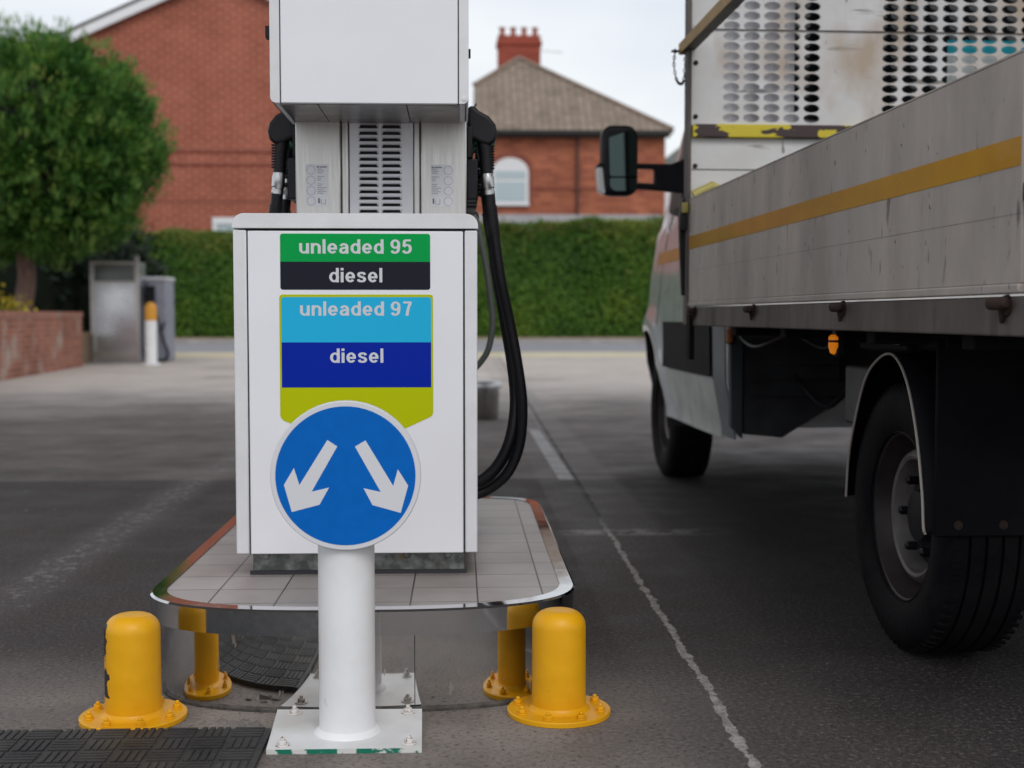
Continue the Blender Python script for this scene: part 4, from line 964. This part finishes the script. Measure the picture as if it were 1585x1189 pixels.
# wheels
def wheel(x, dd, r, w, tread=True):
    s0 = -1
    t = MB(); sh = .03
    prof = [(r*.62, .012), (r*.66, -.001), (r*.80, -.010), (r*.90, -.008), (r*.955, .002), (r*.985, .018)]
    groove = []
    for g0 in (.045, .085, .125, .165):
        groove += [(r*.998, w*g0/.21 - .004), (r*.972, w*g0/.21 - .003), (r*.972, w*g0/.21 + .003), (r*.998, w*g0/.21 + .004)]
    prof += groove + [(r*.985, w - .018), (r*.955, w - .002), (r*.80, w + .008), (r*.62, w - .012)]
    t.lathe(prof, (x, dd, r), 72, 'x', closed=True)
    if tread:
        for k in range(72):
            a = 2*math.pi*k/72
            for (q0, q1) in ((.004, .030), (w-.030, w-.004)):
                c, s_ = math.cos(a), math.sin(a); c2_, s2 = math.cos(a+.035), math.sin(a+.035)
                vs = [(x+q, dd + rr_*cc, r + rr_*ss) for q, rr_ in ((q0, r*.960), (q1, r*.985)) for cc, ss in ((c, s_), (c2_, s2))]
                vs2 = [(x+q, dd + rr_*cc, r + rr_*ss) for q, rr_ in ((q0+.004, r*.988), (q1, r*1.0)) for cc, ss in ((c, s_), (c2_, s2))]
                t.add(vs + vs2, [(4,5,7,6), (0,1,5,4), (0,4,6,2), (1,3,7,5), (2,6,7,3)])
    wo = t.build('wheel', M['tyre'], tk, angle=40)
    rm = MB(); R_ = r*.625
    rm.lathe([(R_, .004), (R_+.004, .010), (R_-.006, .016), (R_-.014, .06), (R_-.024, .085), (R_*.86, .095)], (x, dd, r), 48, 'x', cap=False)
    rmo = rm.build('rim', M['rim_dark'], wo, angle=40)
    dr = MB(); dr.lathe([(R_*.86, .095), (R_*.83, .070), (R_*.77, .046), (R_*.72, .040), (R_*.68, .044), (R_*.66, .060), (R_*.64, .10), (R_*.15, .105)], (x, dd, r), 48, 'x', cap=False)
    dr.build('wheel_disc', M['hub'], rmo, angle=40)
    cpb = MB(); cpb.lathe([(R_*.62, .104), (R_*.58, .085), (R_*.34, .07), (R_*.30, .05), (R_*.05, .045)], (x, dd, r), 24, 'x')
    for k in range(6):
        a = 2*math.pi*k/6; cpb.lathe([(.012, .07), (.012, .045), (.006, .04)], (x, dd + R_*.46*math.cos(a), r + R_*.46*math.sin(a)), 6, 'x')
    cpb.build('hub_cap', M['black_pl'], wo)
    hl = MB()
    for k in range(14):
        a = 2*math.pi*k/14; hl.lathe([(.013, .0935), (.012, .088)], (x, dd + R_*.87*math.cos(a), r + R_*.87*math.sin(a)), 14, 'x')
    hl.build('vent_holes', M['dark_gap'], wo)
    return wo
wheel(1.195, 3.2, .342, .205)
wheel(1.25, 6.80, .342, .205)
wheel(2.80, 3.2, .342, .205, False); wheel(2.75, 6.80, .342, .205, False)

# chassis below the bed
cf = MB(); cf.box(1.58, 1.66, 2.2, 6.6, .60, .78).box(2.54, 2.62, 2.2, 6.6, .60, .78)
for dd in (2.3, 3.6, 4.6): cf.box(1.66, 2.54, dd, dd+.08, .64, .76)
for dd in (2.4, 2.95, 3.7, 4.3): cf.box(1.04, 3.16, dd, dd+.06, .785, .843)
cf.build('chassis_frame', M['dark_steel'], tk, bevel=.005)
cbm = MB(); cbm.tube(catmull([(1.16, 4.85, .80), (1.18, 4.6, .74), (1.2, 4.2, .79), (1.15, 3.7, .76), (1.10, 3.36, .80)], 6), .006, 6)
cbm.build('cable', M['black_pl'], tk)
cbm = MB(); cbm.tube(catmull([(1.40, 4.85, .62), (1.45, 4.6, .52), (1.5, 4.3, .66), (1.5, 3.6, .60)], 6), .009, 6); cbm.build('brake_pipe', M['black_pl'], tk)
ax = MB(); ax.tube([(1.4, 3.2, .342), (2.8, 3.2, .342)], .055, 16); ax.lathe([(.05, -.16), (.13, -.08), (.16, 0), (.13, .08), (.05, .16)], (2.1, 3.2, .342), 20, 'x'); ax.tube([(2.1, 3.3, .38), (2.1, 5.6, .5)], .04, 12)
ax.tube([(1.46, 6.8, .342), (2.75, 6.8, .342)], .04, 12); ax.build('axle', M['dark_steel'], tk)
lf = MB(); lf.tube([(1.62, 2.55, .60), (1.62, 3.2, .47), (1.62, 3.9, .60)], .03, 8); lf.tube([(2.58, 2.55, .60), (2.58, 3.2, .47), (2.58, 3.9, .60)], .03, 8); lf.build('leaf_spring', M['dark_steel'], tk)
M['tank'] = mat('grey box', (.10, .105, .11), .55, col2=(.05, .05, .05), sc=6)
MB().box(1.50, 2.0, 3.95, 4.50, .40, .64).build('fuel_tank', M['dark_steel'], tk, bevel=.04, seg=4)
MB().box(1.30, 1.52, 3.72, 3.95, .52, .70).build('battery_box', M['tank'], tk, bevel=.01)
MB().tube([(1.9, 4.9, .40), (1.85, 4.6, .36), (1.8, 4.2, .38)], .03, 10).build('exhaust_pipe', M['dark_steel'], tk)

# cab: left half surface X(z, D)
Xc = 2.1
ZT = [.40, .60, .85, 1.05, 1.30, 1.45, 1.75, 2.10, 2.40, 2.60]
XT = [1.195, 1.155, 1.150, 1.165, 1.205, 1.245, 1.290, 1.345, 1.43, 1.60]
def lerp(x, xs, ys):
    if x <= xs[0]: return ys[0]
    for i in range(len(xs)-1):
        if x <= xs[i+1]:
            t = (x - xs[i])/(xs[i+1]-xs[i]); return ys[i] + (ys[i+1]-ys[i])*t
    return ys[-1]
def cabx(z, D):
    x = lerp(z, ZT, XT)
    x += lerp(D, [4.9, 5.6, 6.4, 6.9, 7.3, 7.6, 7.8, 7.95], [.0, .0, .02, .035, .13, .28, .48, .75])*(1 if z < 1.3 else 1.25)
    # wheel arch flare
    q = math.hypot(D - 6.8, z - .342); x -= .030*math.exp(-((q - .47)/.07)**2)*(1 if z < .95 else .6)
    return x
def ztop(D): return lerp(D, [4.9, 5.0, 5.3, 5.9, 6.2, 6.95, 7.4, 7.75, 7.95], [2.36, 2.46, 2.54, 2.52, 2.42, 1.52, 1.36, 1.18, .95])
def zbot(D): return lerp(D, [4.9, 5.0, 5.3, 6.2, 6.35, 7.30, 7.45, 7.95], [.42, .38, .355, .35, .36, .36, .30, .32])
Ds = [4.9 + 3.05*i/76 for i in range(77)]; NZ = 44; RA = .435
def cab_side(sgn):
    mb = MB(); grid = {}; inside = {}
    for i, D in enumerate(Ds):
        for j in range(NZ+1):
            z = zbot(D) + (ztop(D)-zbot(D))*j/NZ; d_, zz = D, z
            q = math.hypot(D-6.8, z-.342)
            inside[i, j] = q < RA
            if q < RA:
                k = RA/max(q, 1e-3); d_, zz = 6.8 + (D-6.8)*k, .342 + (z-.342)*k
            x = cabx(zz, d_); x = x if sgn > 0 else 2*Xc - x
            grid[i, j] = len(mb.v); mb.v.append((x, d_, zz))
    for i in range(len(Ds)-1):
        for j in range(NZ):
            c = [(i, j), (i+1, j), (i+1, j+1), (i, j+1)]
            if all(inside[q] for q in c): continue
            f = [grid[q] for q in c]
            if any(zz < .30 for zz in [mb.v[k][2] for k in f]) and any(inside[q] for q in c): continue
            mb.f.append(f); mb.m.append(0)
    return mb
cab = cab_side(1); far = cab_side(-1)
cab.add(far.v, far.f)
# roof / bonnet / front / underside joined across
k = 8; topn = []
for D in Ds + [Ds[-1]]: pass
strip = []
for D in Ds:
    z = ztop(D); xa = cabx(z, D); strip.append([(xa + (2*Xc - 2*xa)*t/k, D, z + .05*math.sin(math.pi*t/k)) for t in range(k+1)])
for zf in (.8, .6, .45, .32):
    D = 7.95; xa = cabx(zf, D); strip.append([(xa + (2*Xc-2*xa)*t/k, D + .10*math.sin(math.pi*t/k), zf) for t in range(k+1)])
vs = [p for r_ in strip for p in r_]; cab.add(vs, [(i*(k+1)+t, (i+1)*(k+1)+t, (i+1)*(k+1)+t+1, i*(k+1)+t+1) for i in range(len(strip)-1) for t in range(k)])
# rear wall
nz = 12; rw = []
for j in range(nz+1):
    z = .42 + (2.36-.42)*j/nz; rw.append([(cabx(z, 4.9), 4.9, z), (2*Xc - cabx(z, 4.9), 4.9, z)])
cab.add([p for r_ in rw for p in r_], [(2*j, 2*j+1, 2*j+3, 2*j+2) for j in range(nz)])
cabo = cab.build('cab', M['cabwhite'], tk, angle=30)
def patch(name, m, DD, z0f, z1f, off=.004, nd=24, nzz=8, parent=cabo, thick=.006):
    mb = MB(); vs = []; 
    for i in range(nd+1):
        D = DD[0] + (DD[1]-DD[0])*i/nd; a, b_ = z0f(D), z1f(D)
        for j in range(nzz+1):
            z = a + (b_-a)*j/nzz; vs.append((cabx(z, D) - off, D, z))
    n0 = len(vs); vs += [(x + thick, y, z) for x, y, z in vs]; w_ = nzz + 1
    fs = [(i*w_+j, (i+1)*w_+j, (i+1)*w_+j+1, i*w_+j+1) for i in range(nd) for j in range(nzz)]
    rim_ = [i*w_ for i in range(nd+1)] + [nd*w_+j for j in range(1, w_)] + [i*w_+nzz for i in range(nd-1, -1, -1)] + [j for j in range(nzz-1, 0, -1)]
    fs += [(rim_[i], rim_[(i+1) % len(rim_)], rim_[(i+1) % len(rim_)]+n0, rim_[i]+n0) for i in range(len(rim_))]
    mb.add(vs, fs); return mb.build(name, m, parent, angle=50)
patch('side_window', M['glass'], (5.25, 6.55), lambda D: 1.47, lambda D: min(2.22, ztop(D) - .17))
patch('black_trim', M['dark_pl'], (5.17, 6.30), lambda D: .605, lambda D: .825, .012)
patch('sill', mat('pale sill', (.56, .57, .54), .5, col2=(.36, .36, .34), sc=5), (5.15, 6.25), lambda D: .362 + max(0, (D-6.05))*.6, lambda D: .598, .006)
patch('corner_panel', mat('grey corner panel', (.16, .175, .185), .45, col2=(.11, .12, .13), sc=3), (4.93, 5.14), lambda D: .372, lambda D: .85, .005)
patch('door_stripe', M['orange'], (5.0, 6.70), lambda D: 1.117, lambda D: 1.177, .004)
patch('door_gap', M['dark_gap'], (6.52, 6.527), lambda D: .80, lambda D: 1.46, .0015, 1)
patch('door_gap', M['dark_gap'], (5.16, 5.167), lambda D: .60, lambda D: 2.3, .0015, 1)
hb2 = MB(); hb2.tube(catmull([(cabx(1.22, 5.46) - .004, 5.46, 1.215), (cabx(1.22, 5.5) - .035, 5.50, 1.225), (cabx(1.22, 5.62) - .035, 5.62, 1.225), (cabx(1.22, 5.66) - .004, 5.66, 1.215)], 5), .014, 10)
hb2.build('door_handle', M['cabwhite'], cabo)
# wheel well
ww = MB(); nA = 28
a_ = [(6.8 + (RA-.004)*math.cos(R(-5 + 190*i/nA)), .342 + (RA-.004)*math.sin(R(-5 + 190*i/nA))) for i in range(nA+1)]
ww.add([(cabx(z, d_) + .004, d_, z) for d_, z in a_] + [(1.62, d_, z) for d_, z in a_], [(i, i+1, i+2+nA, i+1+nA) for i in range(nA)])
ww.add([(1.62, d_, z) for d_, z in a_], [tuple(range(nA+1))]); ww.build('wheel_well', M['dark_gap'], cabo)
# cab rear details
M['cabrear'] = mat('grey cab back', (.060, .062, .068), .5, col2=(.028, .028, .032), sc=4, spec=.2)
rwp = MB(); rwp.prism([(1.21, .40), (1.36, .385), (1.70, .60), (1.70, .84), (1.21, .84)], 'y', 4.865, 4.897)
for z in (.66, .60, .54): rwp.box(1.24, 1.66, 4.858, 4.866, z, z+.006)
rwp.build('rear_panel', M['cabrear'], tk, bevel=.004)
MB().prism([(1.158, .43), (1.205, .38), (1.205, .84), (1.150, .84)], 'y', 4.86, 4.898).build('rear_corner', mat('grey cab corner', (.06, .068, .075), .5, spec=.2), tk, bevel=.006)
gw = MB(); gw.prism(rrect(1.40, 2.80, 1.63, 2.12, .08, 6), 'y', 4.886, 4.898); gw.build('rear_window', M['glass'], cabo, bevel=.002)
MB().prism(rrect(1.37, 2.83, 1.60, 2.15, .10, 6), 'y', 4.893, 4.899).build('rear_window_seal', M['black_rub'], cabo)
MB().prism(rrect(1.99, 2.45, 1.852, 1.905, .004, 3), 'y', 4.880, 4.8855).build('window_sticker', mat('cyan sticker', (.01, .52, .66), .4), cabo, smooth=False)
MB().prism(rrect(1.99, 2.45, 1.70, 1.851, .004, 3), 'y', 4.880, 4.8855).build('window_sticker', mat('white sticker', (.75, .80, .79), .4), cabo, smooth=False)
MB().box(1.06, 1.392, 4.868, 4.874, 1.45, 2.5).build('backing_plate', mat('grey backing plate', (.78, .78, .82), .4, .0, col2=(.5, .5, .53), sc=2, stretch=(3, 1, .4)), tk)
# windscreen
ws = MB(); 
def wsx(D, t): z = ztop(D); xa = cabx(z, D); return (xa + .10 + (2*Xc-2*xa-.20)*t, D - .012*0, z + .05*math.sin(math.pi*t) + .008)
ws.add([wsx(6.28, t/6) for t in range(7)] + [wsx(6.90, t/6) for t in range(7)], [(t, t+1, t+8, t+7) for t in range(6)]); ws.build('windscreen', M['glass'], cabo)
MB().box(1.75, 2.45, 7.97, 8.06, .62, .92).build('grille', M['dark_pl'], cabo, bevel=.02)
for xx_ in (1.62, 2.34): MB().box(xx_, xx_+.24, 7.80, 7.99, .82, 1.0).build('headlight', M['lens'], cabo, bevel=.03, seg=3)
MB().box(1.62, 2.58, 7.90, 8.10, .34, .56).build('bumper', M['dark_pl'], cabo, bevel=.04, seg=3)

# door mirror on its two arms
mi = MB(); mi.prism(rrect(.815, .988, 1.415, 1.742, [.05, .05, .055, .055], 6), 'y', 6.03, 6.12); mo = mi.build('door_mirror', M['black_pl'], tk, bevel=.02, seg=4)
def tilted(poly, name):
    b = MB(); f = lambda x, z, o: 6.018 - (x - .850)*.06 + (z - 1.60)*.17 + o
    n = len(poly); b.add([(x, f(x, z, -.002), z) for x, z in poly] + [(x, f(x, z, .03), z) for x, z in poly], [tuple(range(n))] + [(i, (i+1) % n, (i+1) % n + n, i + n) for i in range(n)])
    return b.build(name, M['mirror_glass'], mo)
tilted(rrect(.850, .976, 1.500, 1.715, [.012, .012, .03, .03], 5), 'mirror_glass')
tilted(rrect(.850, .976, 1.432, 1.492, [.03, .03, .006, .006], 5), 'mirror_glass')
MB().prism([(.792, 1.545), (.820, 1.550), (.835, 1.43), (.826, 1.418), (.800, 1.440)], 'y', 6.03, 6.10).build('indicator', M['lens'], mo, bevel=.006)
MB().prism([(.788, 1.546), (.806, 1.566), (.830, 1.560), (.830, 1.546)], 'y', 6.025, 6.105).build('indicator_cap', M['black_pl'], mo, bevel=.003)
arm = MB(); arm.prism([(.98, 1.568), (1.15, 1.566), (1.23, 1.60), (1.30, 1.62), (1.33, 1.40), (1.28, 1.38), (1.20, 1.430), (.98, 1.450), (.98, 1.478), (1.068, 1.474), (1.068, 1.541), (.98, 1.543)], 'y', 6.05, 6.09)
arm.build('mirror_arm', M['black_pl'], mo, bevel=.008, seg=3)
MB().prism([(1.20, 1.36), (1.26, 1.34), (1.36, 2.05), (1.335, 2.10), (1.30, 1.95), (1.26, 1.66), (1.22, 1.50)], 'y', 6.10, 6.40).build('mirror_foot', M['black_pl'], mo, bevel=.012, seg=3)
# lamps
lm = MB(); lm.box(1.072, 1.10, 3.33, 3.37, .745, .818); lmo = lm.build('marker_lamp', M['black_pl'], tk, bevel=.006)
MB().lathe([(.004, -.030), (.011, -.026), (.0155, -.010), (.0155, .016), (.010, .022)], (1.072, 3.345, .780), 20).build('lens', M['amber'], lmo)
MB().lathe([(.0165, .002), (.0165, .008)], (1.072, 3.345, .780), 20).build('lens_band', M['black_pl'], lmo)
rl = MB(); rl.box(1.135, 1.16, 4.82, 4.86, .745, .808); rlo = rl.build('marker_lamp', M['black_pl'], tk, bevel=.004)
MB().lathe([(.008, -.028), (.013, -.024), (.014, .024), (.008, .028)], (1.140, 4.815, .778), 16).build('lens', M['amber_off'], rlo)

clean()
